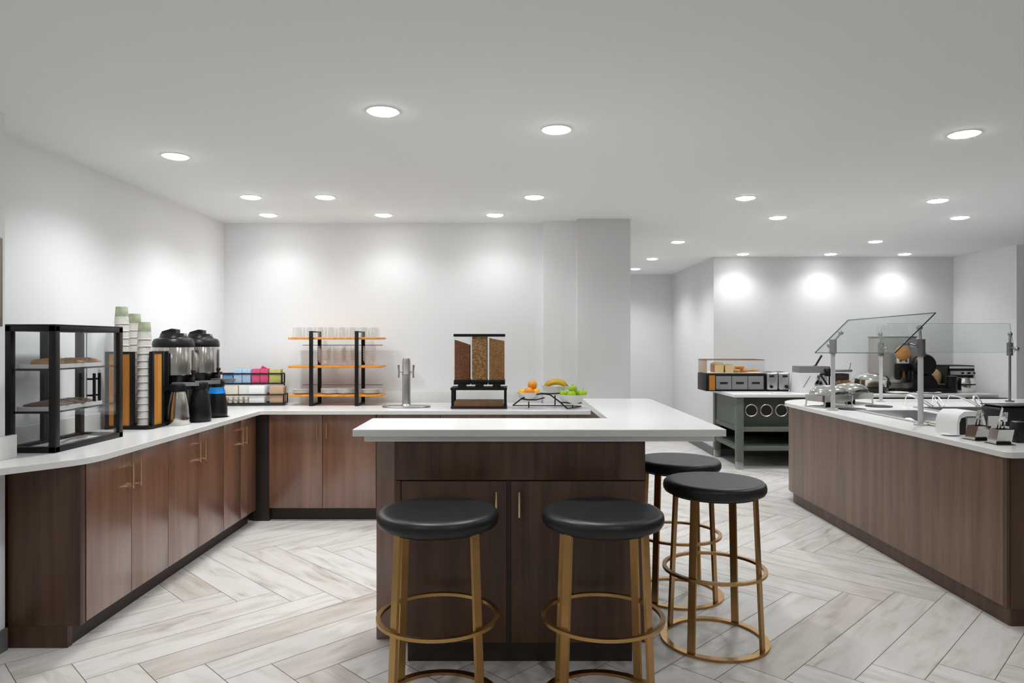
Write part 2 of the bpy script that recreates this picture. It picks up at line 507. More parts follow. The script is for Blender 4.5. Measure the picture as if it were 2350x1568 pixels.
struct('wall_corridor', B().box(c2b - 0.3, 2.50, 10.84, 10.96, 0, CEIL), 'wall_far', 'end wall of the passage behind the wide pillar')
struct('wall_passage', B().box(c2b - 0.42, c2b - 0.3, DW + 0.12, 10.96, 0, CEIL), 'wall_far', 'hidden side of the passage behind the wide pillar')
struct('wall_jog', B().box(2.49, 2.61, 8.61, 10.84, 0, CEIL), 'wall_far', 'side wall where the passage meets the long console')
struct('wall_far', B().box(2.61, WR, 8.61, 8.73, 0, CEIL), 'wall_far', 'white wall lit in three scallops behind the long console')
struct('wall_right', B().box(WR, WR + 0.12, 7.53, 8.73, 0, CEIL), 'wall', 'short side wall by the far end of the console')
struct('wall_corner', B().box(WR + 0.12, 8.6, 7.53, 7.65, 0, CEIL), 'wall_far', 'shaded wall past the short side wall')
struct('wall_side', B().box(8.6, 8.72, -4.4, 7.65, 0, CEIL), 'wall', 'side wall behind the buffet')

bb = dict(front=B().box(FL, FL + 0.014, -4.4, 3.19, 0, 0.10), corridor=B().box(c2b - 0.3, 2.49, 10.826, 10.84, 0, 0.10),
          jog=B().box(2.476, 2.49, 8.61, 10.84, 0, 0.10), far=B().box(2.476, WR, 8.596, 8.61, 0, 0.10),
          pillar=B().box(c2b - 0.001, c2b + 0.013, 5.945, 6.26, 0, 0.10))
for k, b in bb.items():
    struct('baseboard_' + k, b, 'base', 'dark grey baseboard along the ' + k + ' wall')

# ------------------------------------------------------------------ ceiling downlights
def make_downlight():
    t = thing('ceiling_downlight', '', 'ceiling light', (0, 0, CEIL), 0, 'recessed ceiling downlights')
    part('trim_ring', ringflat(B(), 0.065, 0.074, -0.004, 0.0, 40), 'trim', t)
    part('lens', B().lathe([(0.066, -0.001), (0.064, -0.007), (0.042, -0.013), (0.0, -0.015)], 32), 'emit', t)
    return t


spot_d = bpy.data.lights.new('downlight_beam', 'SPOT')
spot_d.energy = LAMP_W; spot_d.spot_size = math.radians(142); spot_d.spot_blend = 0.8
spot_d.shadow_soft_size = 0.07; spot_d.color = (0.95, 0.99, 0.995)
spot_f = spot_d.copy(); spot_f.energy = LAMP_FILL
spot_a = spot_d.copy(); spot_a.energy = LAMP_AISLE       # dimmer lamps over the buffet aisle
spot_c = spot_d.copy(); spot_c.energy = 15.0             # lamps close to the far wall
spot_w = spot_d.copy(); spot_w.energy = LAMP_WALL        # the small lamps that wash the walls


def place_light(src, x, y, label, data):
    t = src if src.get('label') == '' else dup(src, (x, y, CEIL))
    t.location = (x, y, CEIL); t['label'] = label
    s = bpy.data.objects.new('beam', data); COL.objects.link(s); s.parent = t; s.location = (0, 0, -0.03)
    return t


LIGHTS = [
    (879, 255, 'round recessed downlight nearest the viewer, over the bar stools'),
    (1277, 297, 'second nearest round downlight, above the corner of the white bar top'),
    (2213, 307, 'round downlight over the napkins and cutlery end of the buffet'),
    (403, 358, 'lone round downlight washing the wall above the pastry case'),
    (576, 452, 'downlight near the side wall, above the coffee urns'),
    (746, 452, 'downlight a little forward of the wall row, above the glass rack'),
    (1226, 452, 'downlight a little forward of the wall row, above the fruit bowls'),
    (1711, 454, 'downlight over the aisle, toward the wide pillar, nearer of two'),
    (2152, 460, 'downlight over the tilted sneeze guard, nearer of two'),
    (616, 493, 'first downlight of the row washing the wall behind the condiment racks'),
    (880, 493, 'middle downlight of the row washing the wall above the water tap'),
    (1136, 493, 'downlight of the wall row, above the cereal dispenser'),
    (1785, 499, 'downlight over the aisle, before the buffet end, farther of two'),
    (2203, 499, 'downlight over the sneeze guard, farther of two'),
    (1556, 555, 'downlight in front of the passage, nearest of three'),
    (2009, 554, 'downlight before the far wall, above the frying pan'),
    (1497, 594, 'downlight in the passage, middle of three'),
    (1458, 617, 'farthest small downlight, deep in the passage beside the pillar'),
    (1705, 583, 'wall-washing downlight above the bread box'),
    (1906, 583, 'wall-washing downlight above the middle of the far wall'),
    (2076, 583, 'wall-washing downlight above the juice machine'),
]
proto = make_downlight()
for (x, y, lab) in LIGHTS:
    d = F * (CEIL - H) / (784 - y)
    place_light(proto, (x - 1175) / F * d, d, lab, spot_c if y == 583 else spot_w if ((x, y) in ((746, 452), (1226, 452), (880, 493), (1136, 493)) or ('wash' in lab and x != 403) or 'wall row' in lab or (x, y) == (616, 493)) else spot_a if x in (1711, 1785, 2213) else spot_d)
for k, (x, y) in enumerate(((-1.3, 1.0), (0.9, 1.0), (3.2, 1.2), (-1.3, -1.4), (0.9, -1.4), (3.2, -1.4))):  # unseen lamps added behind the camera as fill light
    place_light(proto, x, y, 'added round fill downlight, unseen in the ceiling behind the viewer', spot_f)

# ------------------------------------------------------------------ base cabinets
def pull(b_len, x, y, z0, parent, name='handle'):
    """slim bar pull in front of a door face at y"""
    b = B().tube([(x, y - 0.030, z0), (x, y - 0.030, z0 + b_len)], 0.0055, 10)
    for zz in (z0 + 0.012, z0 + b_len - 0.012):
        b.tube([(x, y - 0.030, zz), (x, y + 0.001, zz)], 0.0045, 8)
    o = part(name, b, 'pull', parent, 'brass bar pull')
    return o


def cabinet(label, x, y, wd, rz, doors=2, depth=0.54, wood_m='walnut', group=None, h=0.842):
    t = thing('base_cabinet', label, 'cabinet', (x, y, 0), rz, group)
    part('carcass', B().box(0.002, wd - 0.002, 0.020, depth, 0.10, h), wood_m, t)
    part('toe_kick', B().box(0.0, wd, 0.065, 0.085, 0.0, 0.10), 'toe', t)
    dw = wd / doors
    for k in range(doors):
        x0, x1 = k * dw + 0.002, (k + 1) * dw - 0.002
        dr = part('door', B().box(x0, x1, 0, 0.0195, 0.105, h - 0.004, 0.0015), wood_m, t)
        hx = x1 - 0.035 if (k % 2 == 0) else x0 + 0.035
        pull(0.13, hx, 0.0, h - 0.19, dr)
    return t


CX = -1.985
cabinet('walnut base cabinet beside the end panel, under the pastry case', CX, 3.25, 0.777, PI / 2, group='walnut base cabinets')
cabinet('walnut base cabinet under the silver carafe, middle of the side run', CX, 4.027, 0.777, PI / 2, group='walnut base cabinets')
cabinet('walnut base cabinet next to the inner corner, under the condiment racks', CX, 4.804, 0.60, PI / 2, group='walnut base cabinets')
bx0 = (617 - 1175) / F * 5.46
cabinet('walnut double cabinet below the glass rack, facing the viewer', bx0, 5.46, 0.84, 0, depth=0.62, group='walnut base cabinets')
cabinet('walnut cabinet mostly hidden behind the bar counter', bx0 + 0.842, 5.46, 2.0, 0, doors=4, depth=0.47, group='walnut base cabinets')
solo('corner_filler', 'dark filler strip in the inner corner of the cabinets', 'filler panel',
     B().box(CX - 0.05, bx0 - 0.003, 5.475, 5.60, 0.0, 0.842), 'toe')
pn = thing('end_panel', 'walnut end panel, coloured dark for shade, closing the cabinet run', 'cabinet panel', (0, 0, 0))
part('panel', B().box(FL + 0.001, CX, 3.205, 3.243, 0.10, 0.842, 0.002), 'walnut_shaded', pn)
part('toe_kick', B().box(FL + 0.001, CX - 0.06, 3.205, 3.243, 0.0, 0.10), 'walnut_shaded', pn)

ctop = rounded([(WL + 0.001, DW - 0.001), (WL + 0.001, 3.195), (FL + 0.001, 3.189), (FL + 0.001, 2.86), (-2.20, 2.90, 0.25), (-1.945, 3.22, 0.35),
                (-1.945, 5.40, 0.03), (0.93, 5.40), (0.93, DW - 0.205), (0.55, DW - 0.205), (0.55, DW - 0.10), (0.26, DW - 0.10), (0.26, DW - 0.001)])
solo('countertop', 'white quartz countertop running along the side and back walls', 'countertop',
     B().prism(ctop, ZC - 0.030, ZC, bev=0.003), 'quartz', smooth=False)
sp = thing('backsplash', 'low white backsplash strip along the countertop', 'backsplash', (0, 0, 0))
part('splash_strip', B().box(WL + 0.02, 0.26, DW - 0.021, DW - 0.001, ZC, ZC + 0.10, 0.002), 'quartz', sp)
part('splash_strip', B().box(WL + 0.001, WL + 0.02, 3.20, DW - 0.001, ZC, ZC + 0.10, 0.002), 'quartz', sp)
solo('side_splash', 'short white splash block at the near end of the countertop', 'backsplash',
     B().box(FL + 0.001, FL + 0.024, 2.90, 3.235, ZC, ZC + 0.105, 0.002), 'quartz')
pf = thing('picture_frame', 'taupe framed panel on the near wall end, seen edge on', 'frame', (FL, 0, 0))
part('frame_border', B().box(0.001, 0.02, 2.70, 3.150, 1.477, 1.877, 0.003), 'frame', pf)
part('picture_sheet', B().box(0.02, 0.022, 2.74, 3.13, 1.517, 1.837), 'cream', pf)

# ------------------------------------------------------------------ the bar
bar = thing('bar_counter', 'walnut bar counter base, shade put into its colour, with two doors behind the front stools', 'counter', (0, 0, 0))
part('cabinet_body', B().box(-0.51, 0.577, 3.04, 3.30, 0.10, ZB - 0.056), 'walnut_shaded', bar)
part('back_panel', B().box(-0.642, 0.577, 3.30, 3.345, 0.0, ZB - 0.056, 0.002), 'walnut', bar)
part('toe_kick', B().box(-0.46, 0.53, 3.075, 3.10, 0.0, 0.10), 'toe', bar)
part('return_body', B().box(0.505, 0.577, 3.345, 4.48, 0.0, ZB - 0.056, 0.002), 'walnut_shaded', bar)
part('upper_panel', B().box(-0.51, 0.577, 3.02, 3.04, 0.81, ZB - 0.056, 0.0015), 'walnut_shaded', bar)
part('stile', B().box(-0.51, -0.482, 3.02, 3.04, 0.10, 0.806, 0.0015), 'walnut_shaded', bar)
part('centre_gap', B().box(-0.023, -0.005, 3.030, 3.04, 0.10, 0.806), 'toe', bar)
for x0, x1, hx in ((-0.479, -0.024, -0.068), (-0.004, 0.577, 0.031)):
    dr = part('door', B().box(x0, x1, 3.02, 3.04, 0.105, 0.804, 0.0015), 'walnut_shaded', bar)
    pull(0.11, hx, 3.02, 0.655, dr)

bt = [(-0.681, 2.97, 0.008), (0.915, 2.97, 0.008), (0.905, 4.585, 0.06), (0.462, 4.585, 0.01), (0.470, 3.41, 0.004), (-0.683, 3.41, 0.02)]
top = thing('bar_countertop', 'white L-shaped quartz bar top above the stools', 'countertop', (0, 0, 0))
part('slab', B().prism(rounded(bt, 6), ZB - 0.030, ZB, bev=0.003), 'quartz', top, smooth=False)
ub = [(-0.636, 3.0), (0.872, 3.0), (0.862, 4.55), (0.50, 4.55), (0.50, 3.385), (-0.636, 3.385)]
part('build_up', B().prism(ub, ZB - 0.0555, ZB - 0.030), 'quartz', top)

# ------------------------------------------------------------------ bar stools
def make_stool():
    t = thing('bar_stool', '', 'bar stool', (0, 0, 0), 0, 'round black bar stools at the bar')
    prof = [(0.0, 0.697), (0.215, 0.697), (0.229, 0.702), (0.236, 0.714), (0.2375, 0.728), (0.234, 0.743), (0.225, 0.752),
            (0.208, 0.7555), (0.185, 0.7535), (0.14, 0.749), (0.08, 0.7465), (0.0, 0.746)]
    part('seat_cushion', B().lathe(prof, 56), 'leather', t)
    part('seat_plate', B().cyl(0, 0, 0.689, 0.6975, 0.205, 40), 'blackp', t)
    for k in range(4):
        a = PI / 4 + k * PI / 2
        c, s_ = math.cos(a), math.sin(a)
        part('leg', B().bar((0.200 * c, 0.200 * s_, 0.692), (0.232 * c, 0.232 * s_, 0.006), 0.035, 0.012, (c, s_, 0)), 'brass', t, smooth=False)
    part('foot_ring', ringflat(B(), 0.222, 0.240, 0.333, 0.346, 64), 'brass', t)
    part('base_ring', ringflat(B(), 0.2185, 0.250, 0.0, 0.012, 64), 'brass', t)
    return t


stool = make_stool()
STOOLS = [(-0.288, 2.725, 0.05, 'black bar stool before the bar cabinet doors, below the cereal dispenser side'),
          (0.354, 2.725, -0.02, 'black bar stool at the front, nearest the outer corner of the bar'),
          (0.957, 3.30, 0.06, 'black bar stool beside the bar, whole round base in view'),
          (0.925, 3.90, 0.02, 'black bar stool half hidden behind another stool and the bar')]
for k, (x, y, rz, lab) in enumerate(STOOLS):
    o = stool if k == 0 else dup(stool, (x, y, 0))
    o.location = (x, y, 0); o.rotation_euler = (0, 0, rz); o['label'] = lab

# ------------------------------------------------------------------ things on the side counter
def pastry_case():
    x0, x1, y0, y1, z0, z1 = -2.440, -2.190, 3.345, 3.925, ZC, 1.487
    t = thing('pastry_case', 'black framed clear pastry display case with two shelves', 'display case', (0, 0, 0))
    b = B()
    for x in (x0 + 0.017, x1 - 0.017):
        for y in (y0 + 0.017, y1 - 0.017):
            b.box(x - 0.017, x + 0.017, y - 0.017, y + 0.017, z0, z1, 0.002)
    for z in (z0 + 0.014, z1 - 0.014):
        for y in (y0 + 0.017, y1 - 0.017):
            b.box(x0, x1, y - 0.0165, y + 0.0165, z - 0.014, z + 0.014, 0.001)
        for x in (x0 + 0.017, x1 - 0.017):
            b.box(x - 0.0165, x + 0.0165, y0, y1, z - 0.014, z + 0.014, 0.001)
    part('frame', b, 'dbrown', t)
    part('top_panel', B().box(x0, x1, y0, y1, z1, z1 + 0.006, 0.001), 'dbrown', t)
    part('back_post', B().box(x0 + 0.002, x0 + 0.024, 3.60, 3.635, z0 + 0.02, z1 - 0.02), 'dbrown', t)
    part('front_pane', B().box(x0 + 0.034, x1 - 0.034, y0 + 0.012, y0 + 0.016, z0 + 0.028, z1 - 0.028), 'clear', t)
    part('rear_pane', B().box(x0 + 0.034, x1 - 0.034, y1 - 0.016, y1 - 0.012, z0 + 0.028, z1 - 0.028), 'clear', t)
    for ya, yb in ((y0 + 0.034, 3.634), (3.638, y1 - 0.034)):
        part('door_pane', B().box(x1 - 0.014, x1 - 0.010, ya, yb, z0 + 0.030, z1 - 0.030), 'clear', t)
    for y in (3.615, 3.66):
        h_ = B().tube([(x1 + 0.024, y, 1.10), (x1 + 0.024, y, 1.245)], 0.0075, 10)
        for z in (1.13, 1.215):
            h_.tube([(x1 + 0.024, y, z), (x1 - 0.012, y, z)], 0.005, 8)
        part('door_handle', h_, 'black', t)
    part('floor_panel', B().box(x0 + 0.03, x1 - 0.03, y0 + 0.03, y1 - 0.03, z0 + 0.004, z0 + 0.012), 'whitep', t)
    for z in (1.272, 1.065):
        s_ = part('shelf', B().box(x0 + 0.012, x1 - 0.018, y0 + 0.02, y1 - 0.02, z, z + 0.006), 'clear', t)
        part('shelf_rail', B().box(x0 + 0.012, x1 - 0.018, y0 + 0.018, y0 + 0.024, z - 0.004, z + 0.007).box(
            x1 - 0.022, x1 - 0.016, y0 + 0.02, y1 - 0.02, z - 0.001, z + 0.007), 'dbrown', s_)
    part('shelf_support', B().tube([(-2.27, 3.72, z1 - 0.02), (-2.27, 3.72, 1.08)], 0.003, 8).lathe(
        [(0.016, z1 - 0.032), (0.016, z1 - 0.024)], 16, -2.27, 3.72), 'satin', t)
    return t


pastry_case()


def tray(label, x0, x1, y0, y1, z, name='pastry_tray', h=0.020, m='white', group=None):
    cx, cy = (x0 + x1) / 2, (y0 + y1) / 2
    a, b_ = (x1 - x0) / 2, (y1 - y0) / 2
    o = rounded([(-a, -b_, 0.02), (a, -b_, 0.02), (a, b_, 0.02), (-a, b_, 0.02)], 5)
    i = rounded([(-a + .008, -b_ + .008, 0.015), (a - .008, -b_ + .008, 0.015), (a - .008, b_ - .008, 0.015), (-a + .008, b_ - .008, 0.015)], 5)
    bb_ = B().prism(o, 0, 0.004); bb_.prism(o, 0.004, h, holes=[i])
    return solo(name, label, 'tray', bb_, m, (cx, cy, z), 0, group)


tray('white pastry tray on the upper shelf of the display case', -2.415, -2.225, 3.385, 3.80, 1.2785)
tray('white pastry tray on the lower shelf of the display case', -2.415, -2.225, 3.385, 3.80, 1.0715)


def croissant_mesh(name, L, R, bend, m):
    pts, rad = [], []
    n = 15
    for k in range(n):
        q = k / (n - 1) * 2 - 1
        a = q * bend
        pts.append((L * math.sin(a) / max(bend, .01), L * (1 - math.cos(a)) / max(bend, .01), R * 0.8))
        rad.append(R * (max(0.10, math.cos(q * PI / 2) ** 0.7)) * (0.93 + 0.07 * (k % 2)))
    return B().tube(pts, rad, 12).turn(Matrix.Diagonal((1, 1, 0.8, 1))).mesh(name, m)


cm = croissant_mesh('croissant', 0.085, 0.030, 0.9, 'crust2'); cm2 = croissant_mesh('pastry_roll', 0.10, 0.027, 0.25, 'crust3')
CR = [(-2.315, 3.445, 0.1, 'golden croissant at the front of the upper pastry tray'),
      (-2.345, 3.53, 0.5, 'second croissant from the front on the upper pastry tray'),
      (-2.30, 3.60, -0.2, 'croissant in the middle of the upper pastry tray'),
      (-2.325, 3.675, 0.4, 'fourth croissant from the front on the upper pastry tray'),
      (-2.30, 3.745, 0.0, 'croissant at the rear of the upper pastry tray')]
for x, y, r, lab in CR:
    tag(link('croissant', cm, None, (x, y, 1.2835), r), lab, 'pastry', 'croissants on the upper tray')
for x, y, r, lab in ((-2.31, 3.45, 0.3, 'long brown pastry at the front of the lower tray'),
                     (-2.33, 3.53, 0.15, 'second brown pastry from the front on the lower tray'),
                     (-2.31, 3.61, -0.1, 'third brown pastry from the front on the lower tray'),
                     (-2.32, 3.70, 0.2, 'brown pastry at the rear of the lower tray')):
    tag(link('pastry_roll', cm2, None, (x, y, 1.0765), r), lab, 'pastry', 'brown pastries on the lower tray')
t = thing('serving_spoon', 'dark serving spoon lying on the floor of the display case', 'spoon', (-2.27, 3.55, ZC + 0.013), 0.15)
part('bowl', B().ball((0, -0.10, 0.012), 0.045, 0.75, 1.0, 0.25), 'dsteel', t)
part('handle', B().tube([(0, -0.07, 0.014), (0, 0.05, 0.020), (0.0, 0.22, 0.012)], [0.006, 0.005, 0.009], 8), 'dsteel', t)


def cup_stand():
    t = thing('cup_stand', 'black and amber cup stand holding tall stacks of paper cups', 'cup holder', (0, 0, 0))
    x0, x1, y0, y1 = -2.475, -2.195, 4.235, 4.50
    part('base', B().prism(rounded([(x0, y0), (x1, y0, 0.03), (x1, y1), (x0, y1)], 4), ZC, ZC + 0.022), 'black', t)
    zt = 1.348
    part('side_panel', B().box(x0 + 0.02, -2.322, y0 + 0.008, y0 + 0.022, ZC + 0.022, zt - 0.012), 'orange', t, 'amber wood panel facing the room')
    part('side_panel', B().box(x1 - 0.022, x1 - 0.008, 4.285, 4.385, ZC + 0.022, zt - 0.012), 'orange', t, 'amber wood panel facing the aisle')
    for (x, y) in ((x0 + 0.01, y0 + 0.015), (-2.314, y0 + 0.015), (x1 - 0.015, 4.277), (x1 - 0.015, 4.40)):
        part('post', B().box(x - 0.0115, x + 0.0115, y - 0.0115, y + 0.0115, ZC + 0.022, zt, 0.002), 'black', t)
    part('top_rail', B().box(x0, -2.303, y0 + 0.006, y0 + 0.024, zt - 0.014, zt), 'black', t)
    part('top_rail', B().box(x1 - 0.024, x1 - 0.006, 4.266, 4.41, zt - 0.014, zt), 'black', t)
    part('rear_panel', B().box(x0, x1 - 0.02, y1 - 0.012, y1, ZC + 0.022, zt), 'black', t)


cup_stand()
cupm = B().lathe([(0.0415, 0), (0.0425, 0.002), (0.0415, 0.005), (0.0405, 0.006), (0.0335, 0.105), (0.032, 0.108), (0.0, 0.108)], 24).mesh('paper_cup', 'cup')
cupg = B().lathe([(0.0415, 0), (0.0425, 0.002), (0.0415, 0.005), (0.0405, 0.006), (0.0375, 0.048)], 24).lathe([(0.0375, 0.048), (0.0335, 0.105), (0.032, 0.108), (0.0, 0.108)], 24, mi=1).mesh('paper_cup_marked', ['cup', 'green'])
for (x, y, z0, n, step, who) in ((-2.268, 4.302, ZC + 0.022, 13, 0.0438, 'front corner stack of the cup stand'),
                                 (-2.41, 4.305, ZC + 0.022, 15, 0.0443, 'tallest stack at the wall side of the stand'),
                                 (-2.402, 4.438, ZC + 0.022, 14, 0.0448, 'rear stack of the cup stand')):
    for k in range(n):
        last = k == n - 1
        o = link('paper_cup', cupg if last else cupm, None, (x, y, z0 + k * step))
        tag(o, ('topmost green-marked paper cup on the ' if last else 'marbled upturned paper cup within the ') + who, 'paper cup', None if last else 'cups in the ' + who)


def urn(label, x, y):
    t = thing('coffee_urn', label, 'coffee urn', (x, y, ZC), 0, 'steel coffee urns')
    part('base', B().lathe([(0.0, 0), (0.090, 0), (0.092, 0.008), (0.090, 0.028), (0.0, 0.03)], 36), 'blackp', t)
    part('column', B().lathe([(0.085, 0.028), (0.085, 0.25), (0.10, 0.285), (0.122, 0.315)], 36), 'blackp', t)
    part('steel_body', B().lathe([(0.120, 0.31), (0.129, 0.316), (0.129, 0.496), (0.127, 0.50)], 44), 'steel', t)
    part('lid', B().lathe([(0.1295, 0.498), (0.131, 0.505), (0.128, 0.535), (0.118, 0.552), (0.088, 0.562), (0.082, 0.575), (0.080, 0.590), (0.0, 0.596)], 44), 'blackp', t)
    part('lid_handle', B().prism([(-0.080, 0.570), (0.030, 0.590), (0.030, 0.616), (0.0, 0.622), (-0.062, 0.604)], -0.030, 0.030).turn(Matrix.Rotation(PI / 2, 4, 'X')), 'blackp', t)
    part('lid_latch', B().box(0.062, 0.082, -0.022, 0.022, 0.568, 0.592, 0.004), 'steel', t)
    sg = part('spigot', B().box(0.08, 0.135, -0.02, 0.02, 0.262, 0.30, 0.006).cyl(0.122, 0, 0.236, 0.265, 0.011, 12), 'blackp', t)
    part('lever', B().tube([(0.125, 0, 0.30), (0.132, 0, 0.33)], 0.010, 10).ball((0.133, 0, 0.337), 0.015, seg=10), 'blackp', sg)
    part('gauge', B().box(0.120, 0.134, -0.011, 0.011, 0.33, 0.48, 0.003), 'dsteel', t)
    return t


urn('steel coffee urn with a black lid, nearer of the pair, behind the silver carafe', -2.262, 4.66)
urn('steel coffee urn with a black lid, farther of the pair, behind the black carafes', -2.245, 5.02)


def carafe(label, x, y, bm_, m, hm, rz, band=None):
    t = thing('coffee_carafe', label, 'carafe', (x, y, ZC), rz)
    part('body', B().lathe([(0.0, 0), (0.068, 0), (0.071, 0.006), (0.071, 0.05), (0.066, 0.12), (0.055, 0.18), (0.046, 0.215)], 32), m, t)
    part('collar', B().lathe([(0.046, 0.212), (0.052, 0.218), (0.055, 0.25), (0.050, 0.262), (0.0, 0.266)], 28), 'blackp', t)
    part('lever', B().prism(rounded([(-0.035, -0.022, 0.01), (0.125, -0.018, 0.012), (0.125, 0.018, 0.012), (-0.035, 0.022, 0.01)], 4), 0.250, 0.272,
                            holes=[rounded([(0.065, -0.010, 0.004), (0.113, -0.010, 0.004), (0.113, 0.010, 0.004), (0.065, 0.010, 0.004)], 3)]), 'satin', t, 'pale steel pouring lever')
    part('grip', B().tube([(-0.05, 0, 0.235), (-0.095, 0, 0.215), (-0.100, 0, 0.12), (-0.072, 0, 0.06)], 0.011, 10), hm, t)
    if band:
        part('label_band', B().lathe([(0.0595, 0.168), (0.0475, 0.213)], 32), band, t, 'bright blue label')
    return t


carafe('brushed silver thermal carafe at the counter edge before the urns', -2.150, 4.49, None, 'steel', 'blackp', 0.15)
carafe('plain black carafe between the silver carafe and the blue-banded one', -2.090, 4.67, None, 'blackp', 'blackp', 0.5)
t = carafe('black carafe with a bright blue band beside the condiment racks', -2.10, 4.96, None, 'blackp', 'blackp', 0.1, 'bluesat')
solo('drip_mat', 'small black mat under the blue-banded carafe', 'mat', B().cyl(0, 0, 0, 0.003, 0.085, 28), 'black', (-2.10, 4.96, ZC - 0.0027))

t = thing('syrup_bottle', 'dark red pump bottle standing behind the black carafes', 'bottle', (-2.265, 5.34, ZC))
part('body', B().lathe([(0, 0), (0.036, 0), (0.038, 0.01), (0.038, 0.19), (0.017, 0.235), (0.015, 0.25), (0, 0.25)], 24), 'red', t)
part('pump', B().cyl(0, 0, 0.25, 0.29, 0.017, 16).box(-0.02, 0.045, -0.012, 0.012, 0.288, 0.305, 0.004), 'red', t)


# ------------------------------------------------------------------ condiment racks
CRX, CRY, CRR = -2.185, 5.92, 0.10
rk = thing('condiment_rack', 'black wire two-tier rack filled with sugar packets and creamers', 'rack', (CRX, CRY, ZC), CRR)


def wire_tray(name, x0, x1, y0, y1, z0, z1, parent):
    b = B()
    for z, r in ((z0 + 0.006, 0.007), (z1, 0.006)):
        b.tube(rounded_3d([(x0, y0), (x1, y0), (x1, y1), (x0, y1)], z), r, 8, closed=True)
    n = 6
    for k in range(n + 1):
        x = x0 + (x1 - x0) * k / n
        b.tube([(x, y0, z0), (x, y1, z0)], 0.0025, 6)
    for x in (x0, x1):
        for y in (y0, y1):
            b.tube([(x, y, z0), (x, y, z1)], 0.005, 8)
    b.box(x0, x1, y0, y1, z0 - 0.001, z0 + 0.003)
    return part(name, b, 'black', parent)


def rounded_3d(pts, z):
    return [(x, y, z) for x, y in rounded([(p[0], p[1], 0.012) for p in pts], 3)]


wire_tray('lower_tray', -0.285, 0.265, -0.12, 0.03, 0.012, 0.092, rk)
wire_tray('upper_tray', -0.285, 0.225, 0.00, 0.10, 0.172, 0.262, rk)
for ux in (-0.285, 0.225):
    part('upright', B().tube([(ux, 0.09, 0.0), (ux, 0.09, 0.262)], 0.006, 8), 'black', rk)
RM = Matrix.Translation((CRX, CRY, ZC)) @ Matrix.Rotation(CRR, 4, 'Z')


def in_rack(x, y, z):
    return RM @ Vector((x, y, z))


def packet_mesh(name, wd, h, th, m):
    return B().box(-wd / 2, wd / 2, -th / 2, th / 2, 0, h, min(th, 0.006) * 0.4).mesh(name, m)


for (name, m, x0, cols, cw, n, hh, lab, grp) in (
        ('sugar_packet', 'blue', -0.265, 1, 0.085, 7, 0.082, 'dark blue sweetener packet at the carafe end of the upper tray', 'dark blue packets'),
        ('sugar_packet', 'bluel', -0.176, 2, 0.071, 9, 0.122, 'pale blue sweetener packet in the upper tray of the rack', 'pale blue packets'),
        ('sugar_packet', 'pink', -0.030, 2, 0.071, 9, 0.126, 'pink sweetener packet in the upper tray of the rack', 'pink packets'),
        ('sugar_packet', 'yellow', 0.116, 1, 0.100, 9, 0.122, 'yellow-green sweetener packet in the upper tray of the rack', 'yellow packets')):
    me = packet_mesh(name, cw - 0.004, hh, 0.0085, m)
    for c in range(cols):
        for k in range(n):
            p = in_rack(x0 + cw * (c + 0.5) + random.uniform(-.001, .001), 0.010 + k * 0.0095, 0.177)
            o = link(name, me, None, p, CRR + random.uniform(-.02, .02)); tag(o, lab, 'packet', grp)
o = link('sugar_packet', packet_mesh('loose_packet', 0.07, 0.05, 0.004, 'pink'), None, in_rack(0.06, 0.055, 0.272), CRR); o.rotation_euler = (0.3, 0.5, CRR)
tag(o, 'pink packet sticking up out of the upper tray', 'packet')
crm = B().lathe([(0, 0), (0.014, 0), (0.020, 0.026), (0.023, 0.028), (0.0, 0.0285)], 16).mesh('creamer_cup', 'cream')
for k in range(24):
    p = in_rack(-0.255 + 0.043 * (k % 6) + random.uniform(-.003, .003), -0.095 + 0.055 * ((k // 6) % 2), 0.016 + 0.034 * (k // 12))
    tag(link('creamer_cup', crm, None, p), 'small cream-coloured creamer cup in the lower tray of the rack', 'creamer', 'creamers in the lower tray')
for (name, m, x0, n, hh, ww, lab, grp) in (
        ('tea_packet', 'cream', -0.20, 3, 0.145, 0.11, 'cream packet standing behind the creamer cups', 'cream packets'),
        ('tea_packet', 'whitep', -0.085, 3, 0.150, 0.10, 'tall white packet standing behind the creamer cups', 'tall white packets'),
        ('tea_packet', 'white', 0.035, 8, 0.148, 0.125, 'white tea packet standing in the lower tray of the rack', 'white tea packets'),
        ('tea_packet', 'kraft', 0.195, 8, 0.145, 0.115, 'brown kraft packet at the end of the lower tray', 'kraft packets')):
    me = packet_mesh(name, ww, hh, 0.010, m)
    for k in range(n):
        o = link(name, me, None, in_rack(x0 + 0.01 + random.uniform(-.003, .003), (0.0 if n == 3 else -0.105) + k * 0.0125 * (0.8 if n == 3 else 1), 0.017), CRR + random.uniform(-.05, .05)); tag(o, lab, 'packet', grp)

# ------------------------------------------------------------------ glass rack
gr = thing('glass_rack', 'three-shelf rack of black posts and honey wood shelves for glassware', 'rack', (0, 0, 0))
gx0, gx1, gy0, gy1 = -1.865, -1.09, 5.80, 6.06
for x in (-1.668, -1.290):
    for y in (5.79, 6.045):
        part('post', B().box(x - 0.0145, x + 0.0145, y - 0.012, y + 0.012, ZC, 1.497, 0.002), 'black', gr)
    part('foot_bar', B().box(x - 0.012, x + 0.012, 5.80, 6.05, ZC, ZC + 0.014).box(x - 0.006, x + 0.006, 5.80, 6.05, 1.486, 1.497), 'black', gr)
for z in (0.960, 1.200, 1.437):
    part('shelf', B().box(gx0, gx1, gy0 + 0.002, gy1 - 0.03, z - 0.010, z + 0.008, 0.003), 'shelfw', gr)
for z in (1.378, 1.035):
    part('guard_rail', B().tube([(gx0 + 0.05, 6.04, z), (gx1 - 0.03, 6.04, z)], 0.003, 8), 'dsteel', gr)
